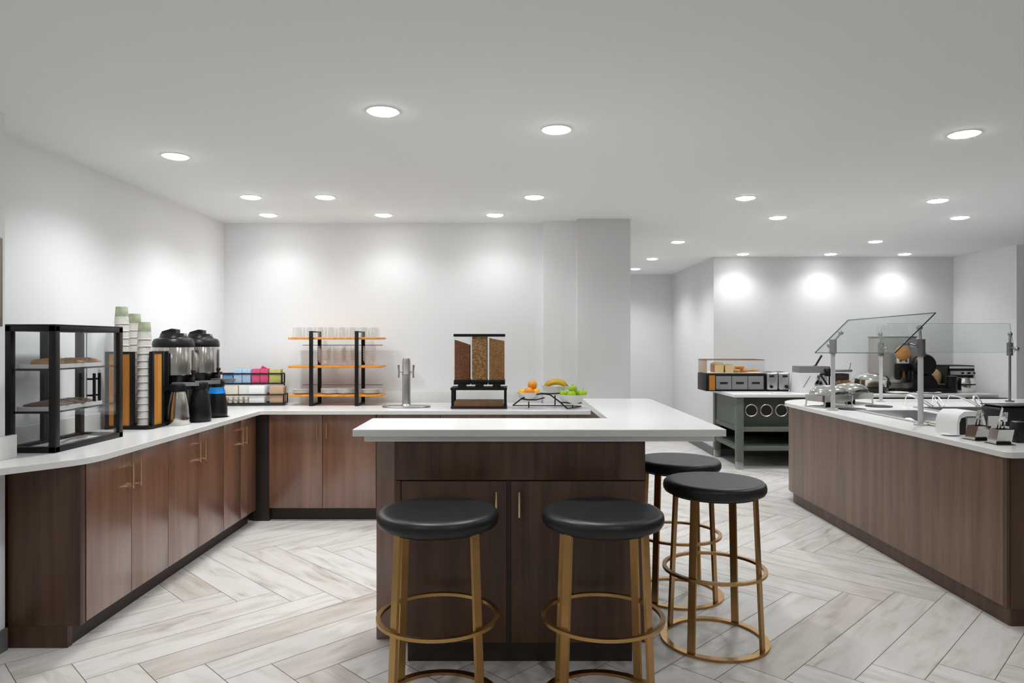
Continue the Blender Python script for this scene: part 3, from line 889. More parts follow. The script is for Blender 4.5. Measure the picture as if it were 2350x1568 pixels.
tum = B().lathe([(0.040, 0.0), (0.0375, 0.0), (0.031, 0.078), (0.0, 0.080), (0.0, 0.085), (0.033, 0.085), (0.040, 0.0)], 24).mesh('drinking_glass', 'tumbler')
for row, y in enumerate((5.855, 5.955)):
    for k in range(8):
        x = gx0 + 0.06 + k * 0.0915
        if any(abs(x - q) < 0.05 and y < 5.80 for q in (-1.668, -1.29)): continue
        tag(link('drinking_glass', tum, None, (x, y, 1.4455)), 'clear upturned tumbler on the top shelf of the glass rack, ' + ('front row' if row == 0 else 'rear row'),
            'glass', 'tumblers on the top shelf, ' + ('front row' if row == 0 else 'rear row'))
bowl = B().lathe([(0.0, 0.0), (0.028, 0.0), (0.048, 0.030), (0.056, 0.058), (0.054, 0.058), (0.045, 0.031), (0.026, 0.004), (0.0, 0.004)], 24).mesh('glass_bowl', 'tumbler')
for s_, x in enumerate((-1.585, -1.46, -1.375, -1.205)):
    for k in range(6):
        tag(link('glass_bowl', bowl, None, (x, 5.90, 1.2085 + k * 0.021)), 'clear bowl in a stack on the middle shelf of the glass rack', 'bowl', 'clear bowls on the middle shelf')
plate = B().lathe([(0.0, 0.0), (0.05, 0.0), (0.085, 0.010), (0.085, 0.013), (0.048, 0.004), (0.0, 0.004)], 28).mesh('side_plate', 'white')
for x, nn in ((-1.77, 5), (-1.53, 6), (-1.40, 6), (-1.19, 5)):
    for k in range(nn):
        tag(link('side_plate', plate, None, (x, 5.90, 0.9685 + k * 0.0068)), 'white plate in a stack on the bottom shelf of the glass rack', 'plate', 'plates on the bottom shelf')

# ------------------------------------------------------------------ water tap
wt = thing('water_tap', 'satin steel water tower with two taps over an oval drip tray', 'tap', (-0.863, 5.70, ZC))
part('drip_tray', B().lathe([(0.0, 0.0), (0.19, 0.0), (0.20, 0.006), (0.195, 0.012), (0.0, 0.012)], 40).turn(Matrix.Diagonal((1, 0.55, 1, 1))), 'satin', wt)
part('column', B().lathe([(0.0, 0.012), (0.05, 0.012), (0.037, 0.02), (0.033, 0.03), (0.033, 0.255), (0.036, 0.262), (0.036, 0.272), (0.033, 0.278), (0.033, 0.375), (0.028, 0.398), (0.0, 0.402)], 32), 'satin', wt)
for s_ in (-1, 1):
    tp = part('tap_spout', B().tube([(0.03 * s_, -0.01, 0.29), (0.058 * s_, -0.02, 0.288), (0.060 * s_, -0.022, 0.24)], [0.007, 0.008, 0.007], 10), 'satin', wt)
    part('tap_lever', B().tube([(0.058 * s_, -0.02, 0.288), (0.062 * s_, -0.02, 0.345)], [0.006, 0.009], 10), 'satin', tp)

# ------------------------------------------------------------------ cereal dispenser
cd = thing('cereal_dispenser', 'triple cereal dispenser with clear chambers on a black stand', 'dispenser', (-0.262, 5.66, ZC))
part('drip_tray', B().box(-0.198, 0.194, -0.118, 0.10, 0.020, 0.060, 0.004), 'tray', cd, 'dark oak tray')
part('base_frame', B().box(-0.225, 0.222, -0.12, 0.13, 0.0, 0.022, 0.004), 'dbrown', cd)
for x in (-0.212, 0.208):
    for y in (-0.10, 0.12):
        part('stand_post', B().box(x - 0.010, x + 0.010, y - 0.010, y + 0.010, 0.02, 0.152, 0.002), 'black', cd)
part('stand_bar', B().box(-0.228, 0.222, -0.115, 0.13, 0.148, 0.168, 0.003), 'black', cd)
part('top_cap', B().box(-0.207, 0.207, -0.085, 0.10, 0.575, 0.597, 0.004), 'black', cd)
for k, (cm_, fill, tilt) in enumerate((('cer1', 0.528, -0.02), ('cer2', 0.574, 0.0), ('cer3', 0.552, -0.012))):
    xc = -0.138 + k * 0.139
    ch = part('chamber', B().box(xc - 0.064, xc + 0.064, -0.075, 0.09, 0.226, 0.575, 0.002), 'clear', cd)
    pb = B().box(xc - 0.060, xc + 0.060, -0.071, 0.086, 0.228, fill, 0.0)
    for v in pb.bm.verts:
        if v.co.z > 0.4: v.co.z += tilt * (v.co.x - xc) / 0.06
    co = part('cereal_fill', pb, cm_, ch); co['kind'] = 'stuff'
    part('hopper_collar', B().box(xc - 0.067, xc + 0.066, -0.080, 0.095, 0.190, 0.226, 0.004), 'black', cd)
    part('turn_knob', B().lathe([(0.032, -0.012), (0.034, 0.0), (0.030, 0.014), (0.0, 0.014)], 24).turn(
        Matrix.Translation((xc, -0.09, 0.180)) @ Matrix.Rotation(PI / 2, 4, 'X') @ Matrix.Diagonal((1, 0.62, 1, 1))), 'blackp', cd)
    part('chute', B().box(xc - 0.030, xc + 0.030, -0.05, 0.05, 0.166, 0.192), 'lgrey', cd)

# ------------------------------------------------------------------ fruit stand
FX, FY = 0.29, 5.60
fs = thing('fruit_stand', 'black wire stand with curved branches carrying three fruit bowls', 'fruit stand', (FX, FY, ZC))
P_ = lambda x, y, dy=0.0: (px(x, y, FY - 0.09 + dy) - Vector((FX, FY, ZC)))
def lift(pts):
    return [Vector((p.x, p.y, max(p.z, 0.006))) for p in pts]
part('front_arch', B().tube(lift([P_(1177, 931), P_(1197, 915), P_(1220, 906), P_(1245, 904), P_(1262, 906), P_(1285, 923), P_(1302, 938)]), 0.0055, 8), 'black', fs)
part('branch', B().tube(lift([P_(1195, 915), P_(1210, 918), P_(1230, 918), P_(1250, 913)]), 0.005, 8), 'black', fs)
part('branch', B().tube(lift([P_(1285, 924), P_(1310, 925), P_(1334, 925)]), 0.005, 8), 'black', fs)
part('branch', B().tube(lift([P_(1240, 903), P_(1262, 904), P_(1285, 903)]), 0.0055, 8), 'black', fs)
part('foot_wire', B().tube(lift([P_(1302, 938), P_(1320, 936, 0.1), P_(1334, 934, 0.2), P_(1300, 934, 0.25), P_(1177, 931, 0.2), P_(1177, 931)]), 0.004, 8), 'black', fs)
for (x, y, dy, z) in ((1214, 0, 0.0, 0.075), (1275, 0, 0.16, 0.12), (1316, 0, 0.0, 0.055)):
    pp = P_(x, 900, dy)
    part('post', B().tube([(pp.x, pp.y + 0.07, 0.004), (pp.x, pp.y + 0.07, z)], 0.005, 8).tube(
        [(pp.x + 0.06 * math.cos(a), pp.y + 0.07 + 0.06 * math.sin(a), z) for a in [2 * PI * k / 20 for k in range(20)]], 0.004, 6, closed=True), 'black', fs)


def fruit_bowl(label, xc, wpx, ytop, dy, h):
    r = wpx / 2 / F * (FY + dy)
    p = px(xc, ytop, FY - 0.02 + dy)
    prof = [(0.0, 0.0), (r * 0.5, 0.0), (r * 0.82, h * 0.4), (r, h), (r - 0.006, h), (r * 0.80, h * 0.45), (r * 0.48, 0.008), (0.0, 0.008)]
    solo('fruit_bowl', label, 'bowl', B().lathe(prof, 36), 'white', (p.x, p.y, p.z - h), 0, 'white fruit bowls')
    return p.x, p.y, p.z - h, r


ox, oy, oz, orr = fruit_bowl('white fruit bowl of oranges, nearest the cereal dispenser', 1214, 56, 900, 0.0, 0.072)
kx, ky, kz, krr = fruit_bowl('white fruit bowl of bananas, rearmost and highest', 1275, 64, 885, 0.17, 0.075)
ax, ay, az, arr = fruit_bowl('white fruit bowl of green apples, nearest the bar top', 1316, 70, 905, 0.0, 0.080)


def orange(label, x, y, z, r, m):
    t = thing('orange', label, 'fruit', (x, y, z), random.uniform(0, 6), 'oranges in the bowl')
    part('peel', B().ball((0, 0, 0), r, 1, 1, 0.95, 20), m, t)
    part('stem', B().cyl(0, 0, r * 0.93, r * 0.965, 0.005, 8), 'stalk', t)


orange('orange at the low outer side of the orange bowl', ox - 0.052, oy - 0.02, oz + 0.066, 0.036, 'orangey')
orange('largest orange in the middle of the orange bowl', ox - 0.002, oy - 0.035, oz + 0.075, 0.040, 'orangef')
orange('yellow orange at the inner side of the orange bowl', ox + 0.056, oy - 0.01, oz + 0.068, 0.036, 'orangey')
orange('orange at the back of the orange bowl', ox + 0.01, oy + 0.045, oz + 0.068, 0.037, 'orangef')
orange('orange on top of the heap in the orange bowl', ox + 0.028, oy + 0.008, oz + 0.128, 0.038, 'orangef')


def banana(label, x, y, z, rx, ry, rz, L=0.105, R=0.019):
    t = thing('banana', label, 'fruit', (x, y, z), rz, 'bananas in the bowl')
    t.rotation_euler = (rx, ry, rz)
    n = 13; pts = []; rad = []
    for k in range(n):
        q = k / (n - 1) * 2 - 1
        pts.append((L * math.sin(q * 0.95), 0, -L * (1 - math.cos(q * 0.95)) + 0.02))
        rad.append(R * (1 - abs(q) ** 4 * 0.7))
    part('peel', B().tube(pts, rad, 10), 'banana', t)
    e = Vector(pts[-1]); d_ = (e - Vector(pts[-2])).normalized()
    part('stem', B().tube([e - d_ * 0.003, e + d_ * 0.032], [0.007, 0.005], 8), 'stalk', t)


banana('banana across the front of the banana bowl', kx - 0.005, ky - 0.045, kz + 0.085, 0.5, -0.05, 0.0)
banana('banana in the middle of the banana bowl', kx + 0.004, ky - 0.008, kz + 0.092, 0.15, -0.1, 0.10, 0.11)
banana('banana at the back of the banana bowl', kx - 0.004, ky + 0.034, kz + 0.090, -0.3, 0.0, -0.06)


def apple(label, x, y, z, r):
    t = thing('green_apple', label, 'fruit', (x, y, z), random.uniform(0, 6), 'green apples in the bowl')
    prof = [(0.0, -0.80), (0.25, -0.88), (0.55, -0.80), (0.85, -0.45), (1.0, 0.05), (0.97, 0.42), (0.75, 0.80), (0.42, 0.93), (0.18, 0.86), (0.0, 0.70)]
    part('flesh', B().lathe([(a * r, b_ * r) for a, b_ in prof], 20), 'apple', t)
    part('stem', B().tube([(0, 0, r * 0.68), (0.003, 0, r * 1.15)], 0.002, 6), 'stalk', t)


apple('green apple at the front of the apple bowl', ax - 0.02, ay - 0.055, az + 0.074, 0.036)
apple('green apple at the banana side of the apple bowl', ax - 0.078, ay - 0.01, az + 0.078, 0.035)
apple('green apple at the bar side of the apple bowl', ax + 0.072, ay - 0.015, az + 0.080, 0.037)
apple('green apple at the back of the apple bowl', ax + 0.02, ay + 0.055, az + 0.078, 0.036)
apple('green apple on top of the heap in the apple bowl', ax - 0.005, ay + 0.002, az + 0.118, 0.036)

# ------------------------------------------------------------------ buffet island
bf = thing('buffet_counter', 'long brown wood buffet counter base along the aisle', 'counter', (0, 0, 0))
bo = [(2.43, 3.42, 0.01), (4.75, 3.42), (4.75, 6.45), (2.43, 6.45, 0.40)]
W1 = [(2.685, 4.40), (3.10, 4.40), (3.10, 5.36), (2.685, 5.36)]
W2 = [(3.28, 5.12), (4.55, 5.12), (4.55, 5.62), (3.28, 5.62)]
part('body', B().prism(rounded(bo, 14), 0.10, ZC - 0.03, holes=[W1, W2]), 'walnut_buf', bf)
bo2 = [(2.465, 3.45, 0.01), (4.72, 3.45), (4.72, 6.42), (2.465, 6.42, 0.38)]
part('toe_kick', B().prism(rounded(bo2, 14), 0.0, 0.10), 'walnut_shaded', bf)
part('seam_strip', B().box(2.4285, 2.434, 3.42, 3.45, 0.10, ZC - 0.03), 'walnut_shaded', bf)
part('end_panel', B().box(2.44, 4.74, 3.408, 3.42, 0.10, ZC - 0.03), 'walnut_shaded', bf, 'wood panel across the near end, colour darkened for shade')
bc = [(2.395, 3.375, 0.035), (4.80, 3.375), (4.80, 6.50), (2.395, 6.50, 0.46)]
solo('buffet_countertop', 'white quartz buffet top with a rounded far corner', 'countertop',
     B().prism(rounded(bc, 14), ZC - 0.03, ZC, holes=[W1, W2], bev=0.003), 'quartz', smooth=False)


def well(label, pts, depth, nsplit, content):
    (xa, ya), (xb, yb) = pts[0], pts[2]
    t = thing('food_well', label, 'food well', (0, 0, 0))
    part('rim', B().prism([(xa - .03, ya - .03), (xb + .03, ya - .03), (xb + .03, yb + .03), (xa - .03, yb + .03)], ZC, ZC + 0.008,
                          holes=[[(xa + .006, ya + .006), (xb - .006, ya + .006), (xb - .006, yb - .006), (xa + .006, yb - .006)]]), 'satin', t)
    b = B().prism([(xa + .001, ya + .001), (xb - .001, ya + .001), (xb - .001, yb - .001), (xa + .001, yb - .001)], ZC - depth, ZC,
                  holes=[[(xa + .006, ya + .006), (xb - .006, ya + .006), (xb - .006, yb - .006), (xa + .006, yb - .006)]])
    b.box(xa + .002, xb - .002, ya + .002, yb - .002, ZC - depth - 0.004, ZC - depth)
    part('basin', b, 'satin', t)
    return t


well('steel food well sunk in the buffet top under the tilted glass', W1, 0.075, 2, None)
well('steel food well sunk in the buffet top under the upright glass', W2, 0.085, 3, None)
icem = B()
rr = random.Random(3)
for k in range(70):
    icem.ball((rr.uniform(2.74, 3.04), rr.uniform(4.46, 5.30), ZC - 0.066 + rr.uniform(-.008, .012)), rr.uniform(0.022, 0.045), 1, 1, 0.45, 8)
o = solo('crushed_ice', 'bed of white crushed ice in the well under the tilted glass', 'ice', icem, 'ice'); o['kind'] = 'stuff'
for k, (y0, y1, m, lab) in enumerate(((4.43, 4.66, 'food', 'shallow steel pan of greens at the near end of the iced well'),)):
    t = thing('food_pan', lab, 'food pan', (0, 0, ZC - 0.04))
    part('pan', B().prism([(2.72, y0), (3.05, y0), (3.05, y1), (2.72, y1)], 0, 0.045, holes=[[(2.726, y0 + .006), (3.044, y0 + .006), (3.044, y1 - .006), (2.726, y1 - .006)]]).box(2.722, 3.048, y0 + .002, y1 - .002, 0, 0.003), 'chrome', t)
    fb = B()
    for q in range(24):
        fb.ball((rr.uniform(2.75, 3.02), rr.uniform(y0 + .03, y1 - .03), 0.025 + rr.uniform(0, .012)), rr.uniform(.018, .032), 1, 1, .6, 8)
    part('salad_fill', fb, m, t)['kind'] = 'stuff'

# sneeze guards
def clamp_arm(b, p0, p1, r=0.009):
    b.tube([p0, p1], r, 8); b.ball(p1, 0.019, seg=10)
    return b


g1 = thing('sneeze_guard', 'tilted glass sneeze guard on two posts beside the aisle', 'sneeze guard', (0, 0, 0))
pa, pb_ = Vector((2.612, 4.457, 0)), Vector((2.495, 5.42, 0))
NB, NT = Vector((2.43, 4.42, 1.334)), Vector((2.69, 4.42, 1.590))
FB, FT = Vector((2.375, 5.46, 1.318)), Vector((2.635, 5.46, 1.574))


def slanted_pane(a, b, c, d, th=0.008, edge_m=1):
    """pane on four corners, with visible edges of their own colour"""
    bl = B(); n = (b - a).cross(d - a).normalized() * th
    vs = [bl.bm.verts.new(p) for p in (a, b, c, d)] + [bl.bm.verts.new(p + n) for p in (a, b, c, d)]
    bl.bm.faces.new([vs[k] for k in (3, 2, 1, 0)]); bl.bm.faces.new([vs[k] for k in (4, 5, 6, 7)])
    for k in range(4):
        f = bl.bm.faces.new((vs[k], vs[(k + 1) % 4], vs[4 + (k + 1) % 4], vs[4 + k])); f.material_index = edge_m
    return bl


part('glass_pane', slanted_pane(NB, NT, FT, FB), ['pane', 'edge'], g1, smooth=False)
for p, zt, q in ((pa, 1.425, (NB * 0.28 + NT * 0.72)), (pb_, 1.425, (FB * 0.30 + FT * 0.70))):
    ps = part('post', B().cyl(p.x, p.y, ZC, 1.33, 0.0165, 20).cyl(p.x, p.y, ZC, ZC + 0.012, 0.04, 24), 'lgrey', g1)
    part('clamp_block', B().cyl(p.x, p.y, 1.315, zt, 0.027, 20), 'dsteel', ps)
    q2 = Vector((q.x, p.y + (0.02 if p is pa else -0.0), q.z - 0.02))
    b = clamp_arm(B(), Vector((p.x, p.y, zt - 0.02)), q2)
    lo = (NB * 0.72 + NT * 0.28) if p is pa else (FB * 0.72 + FT * 0.28)
    clamp_arm(b, Vector((p.x, p.y, zt - 0.05)), Vector((lo.x + 0.02, p.y, lo.z - 0.012)))
    part('bracket', b, 'dsteel', ps)

g2 = thing('sneeze_guard', 'clear upright glass sneeze guard on two posts farther into the buffet', 'sneeze guard', (0, 0, 0))
pc, pd = Vector((3.28, 6.20, 0)), Vector((4.42, 6.19, 0))
b = B()
A0 = Vector((3.20, 6.02, 1.318)); A1 = Vector((3.24, 6.20, 1.575)); 
outline = rounded([(3.24, 0.0), (4.40, 0.0), (4.40, 0.262), (3.26, 0.262, 0.07)], 6)
T_ = Matrix.Translation((0, 6.10, 1.315)) @ Matrix.Rotation(math.radians(76), 4, 'X')
pbm = B().prism(outline, -0.004, 0.004)
for f in pbm.bm.faces:
    if abs(f.normal.z) < 0.5: f.material_index = 1
part('glass_pane', pbm.turn(T_), ['pane', 'edgel'], g2, smooth=False)
for p, r in ((pc, 0.015), (pd, 0.010)):
    ps = part('post', B().cyl(p.x, p.y, ZC, 1.30, r, 18).cyl(p.x, p.y, ZC, ZC + 0.012, 0.035, 24), 'lgrey' if p is pc else 'dsteel', g2)
    part('clamp_block', B().cyl(p.x, p.y, 1.285, 1.40, 0.024, 18), 'dsteel', ps)
    b = clamp_arm(B(), Vector((p.x, p.y, 1.39)), Vector((p.x - 0.025, p.y - 0.04, 1.475)), 0.010)
    clamp_arm(b, Vector((p.x, p.y, 1.36)), Vector((p.x - 0.03, p.y - 0.13, 1.345)), 0.007)
    part('bracket', b, 'dsteel', ps)


# chafing dishes
def chafing(label, x, y, rz, sc=1.0):
    t = thing('chafing_dish', label, 'chafing dish', (x, y, ZC), rz)
    a, c = 0.155 * sc, 0.115 * sc
    b = B()
    for sx in (-1, 1):
        for sy in (-1, 1):
            b.tube([(sx * a * 0.95, sy * c * 0.9, 0.0), (sx * a * 0.85, sy * c * 0.85, 0.085)], 0.006, 8)
    b.tube([(sx * a * 0.95, sy * c * 0.9, 0.006) for sx, sy in ((-1, -1), (1, -1), (1, 1), (-1, 1))], 0.005, 8, closed=True)
    part('leg_frame', b, 'chrome', t)
    part('water_pan', B().prism(rounded([(-a, -c, 0.03), (a, -c, 0.03), (a, c, 0.03), (-a, c, 0.03)], 5), 0.05, 0.10), 'steel', t)
    dome = B().lathe([(1.0, 0.0), (1.0, 0.12), (0.97, 0.35), (0.86, 0.62), (0.66, 0.84), (0.38, 0.96), (0.0, 1.0)], 40)
    for v in dome.bm.verts:
        v.co = Vector((v.co.x * a * 1.08, v.co.y * c * 1.08, 0.10 + v.co.z * 0.078 * sc))
    part('roll_lid', dome, 'chrome', t)
    part('lid_handle', B().tube([(-0.05, -c * 1.05, 0.118), (-0.045, -c * 1.05 - 0.03, 0.128), (0.045, -c * 1.05 - 0.03, 0.128), (0.05, -c * 1.05, 0.118)], 0.007, 8), 'blackp', t)
    part('burner', B().cyl(0, 0, 0.0, 0.04, 0.04, 20), 'black', t)
    return t


chafing('polished chafing dish with domed lid at the rounded end of the buffet', 2.60, 5.72, 0.35)
chafing('polished chafing dish with domed lid behind the tilted glass post', 2.90, 5.98, 0.35)
for x, y, lab in ((2.68, 5.50, 'round black heat mat in front of the nearer chafing dish'), (3.02, 5.74, 'round black heat mat in front of the farther chafing dish')):
    solo('heat_mat', lab, 'mat', B().lathe([(0, 0), (0.10, 0), (0.103, 0.004), (0.10, 0.007), (0, 0.007)], 32), 'black', (x, y, ZC))

# tongs in the far well
def tongs(label, x, y, rz):
    t = thing('serving_tongs', label, 'tongs', (x, y, ZC + 0.010), rz, 'tongs on the rear well')
    for s_ in (-1, 1):
        part('arm', B().tube([(0.0, 0.10, 0.075), (0.012 * s_, 0.02, 0.070), (0.02 * s_, -0.09, 0.03), (0.014 * s_, -0.15, 0.004)], [0.004, 0.005, 0.005, 0.007], 8), 'chrome', t)
    part('foot', B().tube([(0.0, 0.10, 0.075), (0.0, 0.13, 0.004)], 0.004, 8), 'chrome', t)
    return t


tongs('steel tongs at the start of the rear well, by the glass post', 3.34, 5.76, 0.25)
tongs('steel tongs second along the rear well', 3.52, 5.78, -0.3)
tongs('steel tongs third along the rear well', 3.72, 5.78, 0.35)
tongs('steel tongs last along the rear well', 3.86, 5.80, -0.4)

# near end of the buffet: napkins, cutlery, cups
nd = thing('napkin_dispenser', 'white rounded napkin dispenser with a dark mouth on the buffet corner', 'dispenser', (2.603, 4.02, ZC), 0.10)
prof = [(-0.088, 0), (-0.088, 0.075), (-0.074, 0.115), (-0.042, 0.138), (0.042, 0.138), (0.074, 0.115), (0.088, 0.075), (0.088, 0)]
inner = [(-0.072, 0.004), (-0.072, 0.072), (-0.062, 0.10), (-0.03, 0.11), (0.03, 0.11), (0.062, 0.10), (0.072, 0.072), (0.072, 0.004)]
R90 = Matrix.Rotation(PI / 2, 4, 'X')
part('shell', B().prism(prof, -0.10, 0.06, holes=[inner]).turn(R90), 'whitep', nd)
part('back_plate', B().prism(prof, -0.112, -0.10).turn(R90), 'whitep', nd)
part('mouth', B().box(-0.07, -0.022, -0.045, 0.09, 0.004, 0.098), 'void', nd, 'dark opening')
part('face_plate', B().box(-0.020, 0.071, -0.056, 0.06, 0.004, 0.104, 0.003), 'lgrey', nd)


def caddy(label, x, y, rz, items, m='steel'):
    t = thing('cutlery_caddy', label, 'caddy', (x, y, ZC), rz)
    b = B().prism([(-0.04, -0.035), (0.04, -0.035), (0.04, 0.035), (-0.04, 0.035)], 0.0, 0.08, holes=[[(-0.037, -0.032), (0.037, -0.032), (0.037, 0.032), (-0.037, 0.032)]])
    b.box(-0.039, 0.039, -0.034, 0.034, 0, 0.004)
    for v in b.bm.verts:
        v.co.y += -0.3 * v.co.z
    part('bin', b, m, t)
    part('base', B().box(-0.048, 0.048, -0.06, 0.045, 0, 0.003, 0.001), 'black', t)
    return t


caddy('slanted steel cutlery bin before the napkin dispenser', 2.535, 3.81, 0.15, 0)
caddy('slanted steel cutlery bin nearest the front edge of the buffet', 2.552, 3.655, 0.0, 0)


def cutlery(nm, label, x, y, z, rx, rz):
    t = thing(nm, label, 'cutlery', (x, y, z), rz)
    t.rotation_euler = (rx, 0, rz)
    part('handle', B().tube([(0, 0, 0), (0, 0.002, 0.07), (0, 0, 0.12)], [0.006, 0.004, 0.003], 8), 'chrome', t)
    if nm == 'spoon':
        part('bowl', B().ball((0, 0, 0.14), 0.024, 0.7, 0.25, 1.0, 12), 'chrome', t)
    elif nm == 'fork':
        b = B().box(-0.010, 0.010, -0.002, 0.002, 0.115, 0.132)
        for q in (-0.0085, -0.0028, 0.0028, 0.0085):
            b.box(q - 0.0015, q + 0.0015, -0.0015, 0.0015, 0.130, 0.165)
        part('tines', b, 'chrome', t)
    else:
        part('blade', B().prism([(-0.006, 0.115), (0.008, 0.115), (0.008, 0.19), (-0.002, 0.20)], -0.0012, 0.0012).turn(R90), 'chrome', t)


ZI = ZC + 0.006
cutlery('fork', 'steel fork leaning in the caddy before the napkin dispenser', 2.522, 3.815, ZI, 0.28, 0.1)
cutlery('spoon', 'steel spoon leaning in the caddy before the napkin dispenser', 2.553, 3.82, ZI, 0.22, -0.2)
cutlery('knife', 'steel knife leaning in the caddy nearest the front edge', 2.530, 3.66, ZI, 0.28, 0.1)
cutlery('spoon', 'steel spoon leaning in the caddy nearest the front edge', 2.552, 3.66, ZI, 0.25, -0.1)
cutlery('fork', 'steel fork leaning in the caddy nearest the front edge', 2.575, 3.66, ZI, 0.20, -0.15)

t = thing('menu_card', 'white folded card standing behind the cutlery caddies', 'card', (2.640, 3.80, ZC), 0.0)
part('front_leaf', B().box(-0.033, 0.033, -0.002, 0.0, 0, 0.125).turn(Matrix.Rotation(-0.12, 4, 'X')), 'whitep', t)
part('rear_leaf', B().box(-0.033, 0.033, 0.028, 0.030, 0, 0.125).turn(Matrix.Rotation(0.10, 4, 'X')), 'whitep', t)
part('tab', B().box(0.03, 0.07, 0.0, 0.012, 0, 0.072), 'whitep', t)
t = thing('black_tumbler', 'black rounded holder beside the white card on the buffet', 'holder', (2.690, 3.705, ZC))
part('shell', B().box(-0.028, 0.028, -0.03, 0.03, 0, 0.112, 0.010), 'blackp', t)
part('side_box', B().box(0.032, 0.050, -0.028, 0.02, 0, 0.085, 0.003), 'blackp', t)
t = thing('lid_stack_holder', 'pale grey ribbed lid holder cut by the picture edge', 'holder', (2.795, 3.73, ZC))
b = B()
for k in range(8):
    b.lathe([(0.043, k * 0.0125), (0.047, k * 0.0125 + 0.003), (0.047, k * 0.0125 + 0.008), (0.043, k * 0.0125 + 0.0125)], 24)
part('ribbed_shell', b, 'lgrey', t)
part('cap', B().lathe([(0.0, 0.10), (0.043, 0.10), (0.040, 0.108), (0.0, 0.110)], 24), 'lgrey', t)
bx = thing('black_bin', 'large black round-cornered bin behind the napkin dispenser', 'bin', (3.02, 4.22, ZC), 0.0)
part('bin_shell', B().box(-0.13, 0.145, -0.10, 0.10, 0.0, 0.150, 0.03, 3), 'blackp', bx)
part('bin_lid', B().box(-0.125, 0.14, -0.095, 0.095, 0.150, 0.156, 0.002), 'blackp', bx)
wb = thing('white_carton', 'plain white carton beside the black bin', 'carton', (3.30, 4.20, ZC), 0.0)
part('carton_body', B().box(-0.115, 0.14, -0.09, 0.09, 0, 0.150, 0.006), 'whitep', wb)
part('lid_flap', B().box(-0.11, 0.135, -0.085, 0.085, 0.150, 0.155, 0.001), 'white', wb)
solo('small_saucer', 'small white saucer at the foot of the napkin dispenser', 'saucer',
     B().lathe([(0, 0), (0.03, 0), (0.05, 0.008), (0.048, 0.010), (0.028, 0.004), (0, 0.004)], 24), 'white', (2.50, 3.98, ZC))

# ------------------------------------------------------------------ long console at the far wall
kc = thing('buffet_console', 'sage green console with white top against the far wall', 'console', (0, 0, 0))
kx0, kx1, ky0, ky1 = 2.475, 5.32, 7.67, 8.585
part('top', B().box(2.435, 5.34, 7.65, 8.59, ZK - 0.035, ZK, 0.003), 'quartz', kc, 'white top')
for x in (kx0, 3.85, kx1 - 0.075):
    for y in (ky0, ky1 - 0.075):
        lg = part('leg', B().box(x, x + 0.075, y, y + 0.075, 0.085, ZK - 0.035, 0.002), 'sage', kc)
        part('steel_foot', B().box(x + 0.002, x + 0.073, y + 0.002, y + 0.073, 0.0, 0.085, 0.002), 'satin', lg)
for z in (0.205, 0.415):
    part('shelf', B().box(kx0 + 0.01, kx1 - 0.01, ky0 + 0.015, ky1 - 0.01, z, z + 0.048, 0.002), 'sage', kc)
part('ring_panel', B().box(kx0 + 0.075, kx1 - 0.075, ky0 + 0.10, ky0 + 0.12, 0.463, ZK - 0.035), 'sagedk', kc)
part('back_board', B().box(kx0 + 0.02, kx1 - 0.02, ky1 - 0.03, ky1 - 0.01, 0.09, 0.45), 'void', kc)
part('side_board', B().box(kx0 + 0.02, kx0 + 0.05, ky0 + 0.075, ky1 - 0.075, 0.44, ZK - 0.035), 'sage', kc)
for k in range(3):
    xr = 2.665 + k * 0.168
    zr = H - (942 - 784) / F * 7.77
    part('ring', B().tube([(xr + 0.065 * math.cos(a), ky0 + 0.097, zr + 0.065 * math.sin(a)) for a in [2 * PI * q / 36 for q in range(36)]], 0.008, 8, closed=True), 'ring', kc, 'rose metal ring')
    part('ring_disc', B().lathe([(0.060, 0.0), (0.058, 0.006), (0.0, 0.004)], 28).turn(Matrix.Translation((xr, ky0 + 0.099, zr)) @ R90), 'void', kc)


def K(x, d):
    return (x - 1175) / F * d


bc_ = thing('bread_box', 'two-tier bread box with clear lid on the console end', 'bread box', (0, 0, ZK))
ax0, ax1, ay0, ay1 = K(1621, 8.12), K(1757, 8.12), 8.12, 8.50
part('drawer_case', B().box(ax0, ax1, ay0 + 0.012, ay1, 0.0, 0.205, 0.003), 'black', bc_)
part('end_plate', B().box(ax0 + 0.035, ax0 + 0.10, ay0, ay0 + 0.012, 0.012, 0.185), 'orange', bc_, 'amber wood strip')
for k in range(3):
    x0 = ax0 + 0.112 + k * 0.187
    dr = part('drawer', B().box(x0, x0 + 0.18, ay0 - 0.004, ay0 + 0.012, 0.022, 0.175, 0.003), 'grey', bc_)
    part('slot_handle', B().box(x0 + 0.045, x0 + 0.135, ay0 - 0.010, ay0 - 0.003, 0.085, 0.108, 0.004), 'blackp', dr)
part('lid_shell', B().box(ax0 + 0.004, ax1 - 0.006, ay0 + 0.012, ay1 - 0.004, 0.21, 0.365, 0.003), 'clear', bc_)
part('lid_rim', B().tube(rounded_3d([(ax0 + 0.004, ay0 + 0.012), (ax1 - 0.006, ay0 + 0.012), (ax1 - 0.006, ay1 - 0.004), (ax0 + 0.004, ay1 - 0.004)], 0.365), 0.004, 6, closed=True), 'tray', bc_)
part('inner_tray', B().box(ax0 + 0.015, ax1 - 0.018, ay0 + 0.025, ay1 - 0.015, 0.206, 0.216, 0.002), 'cream', bc_)
zz = ZK + 0.2165
part('end_board', B().box(ax0 + 0.006, ax0 + 0.012, ay0 + 0.02, ay1 - 0.012, 0.217, 0.36), 'kraft', bc_, 'brown end board')


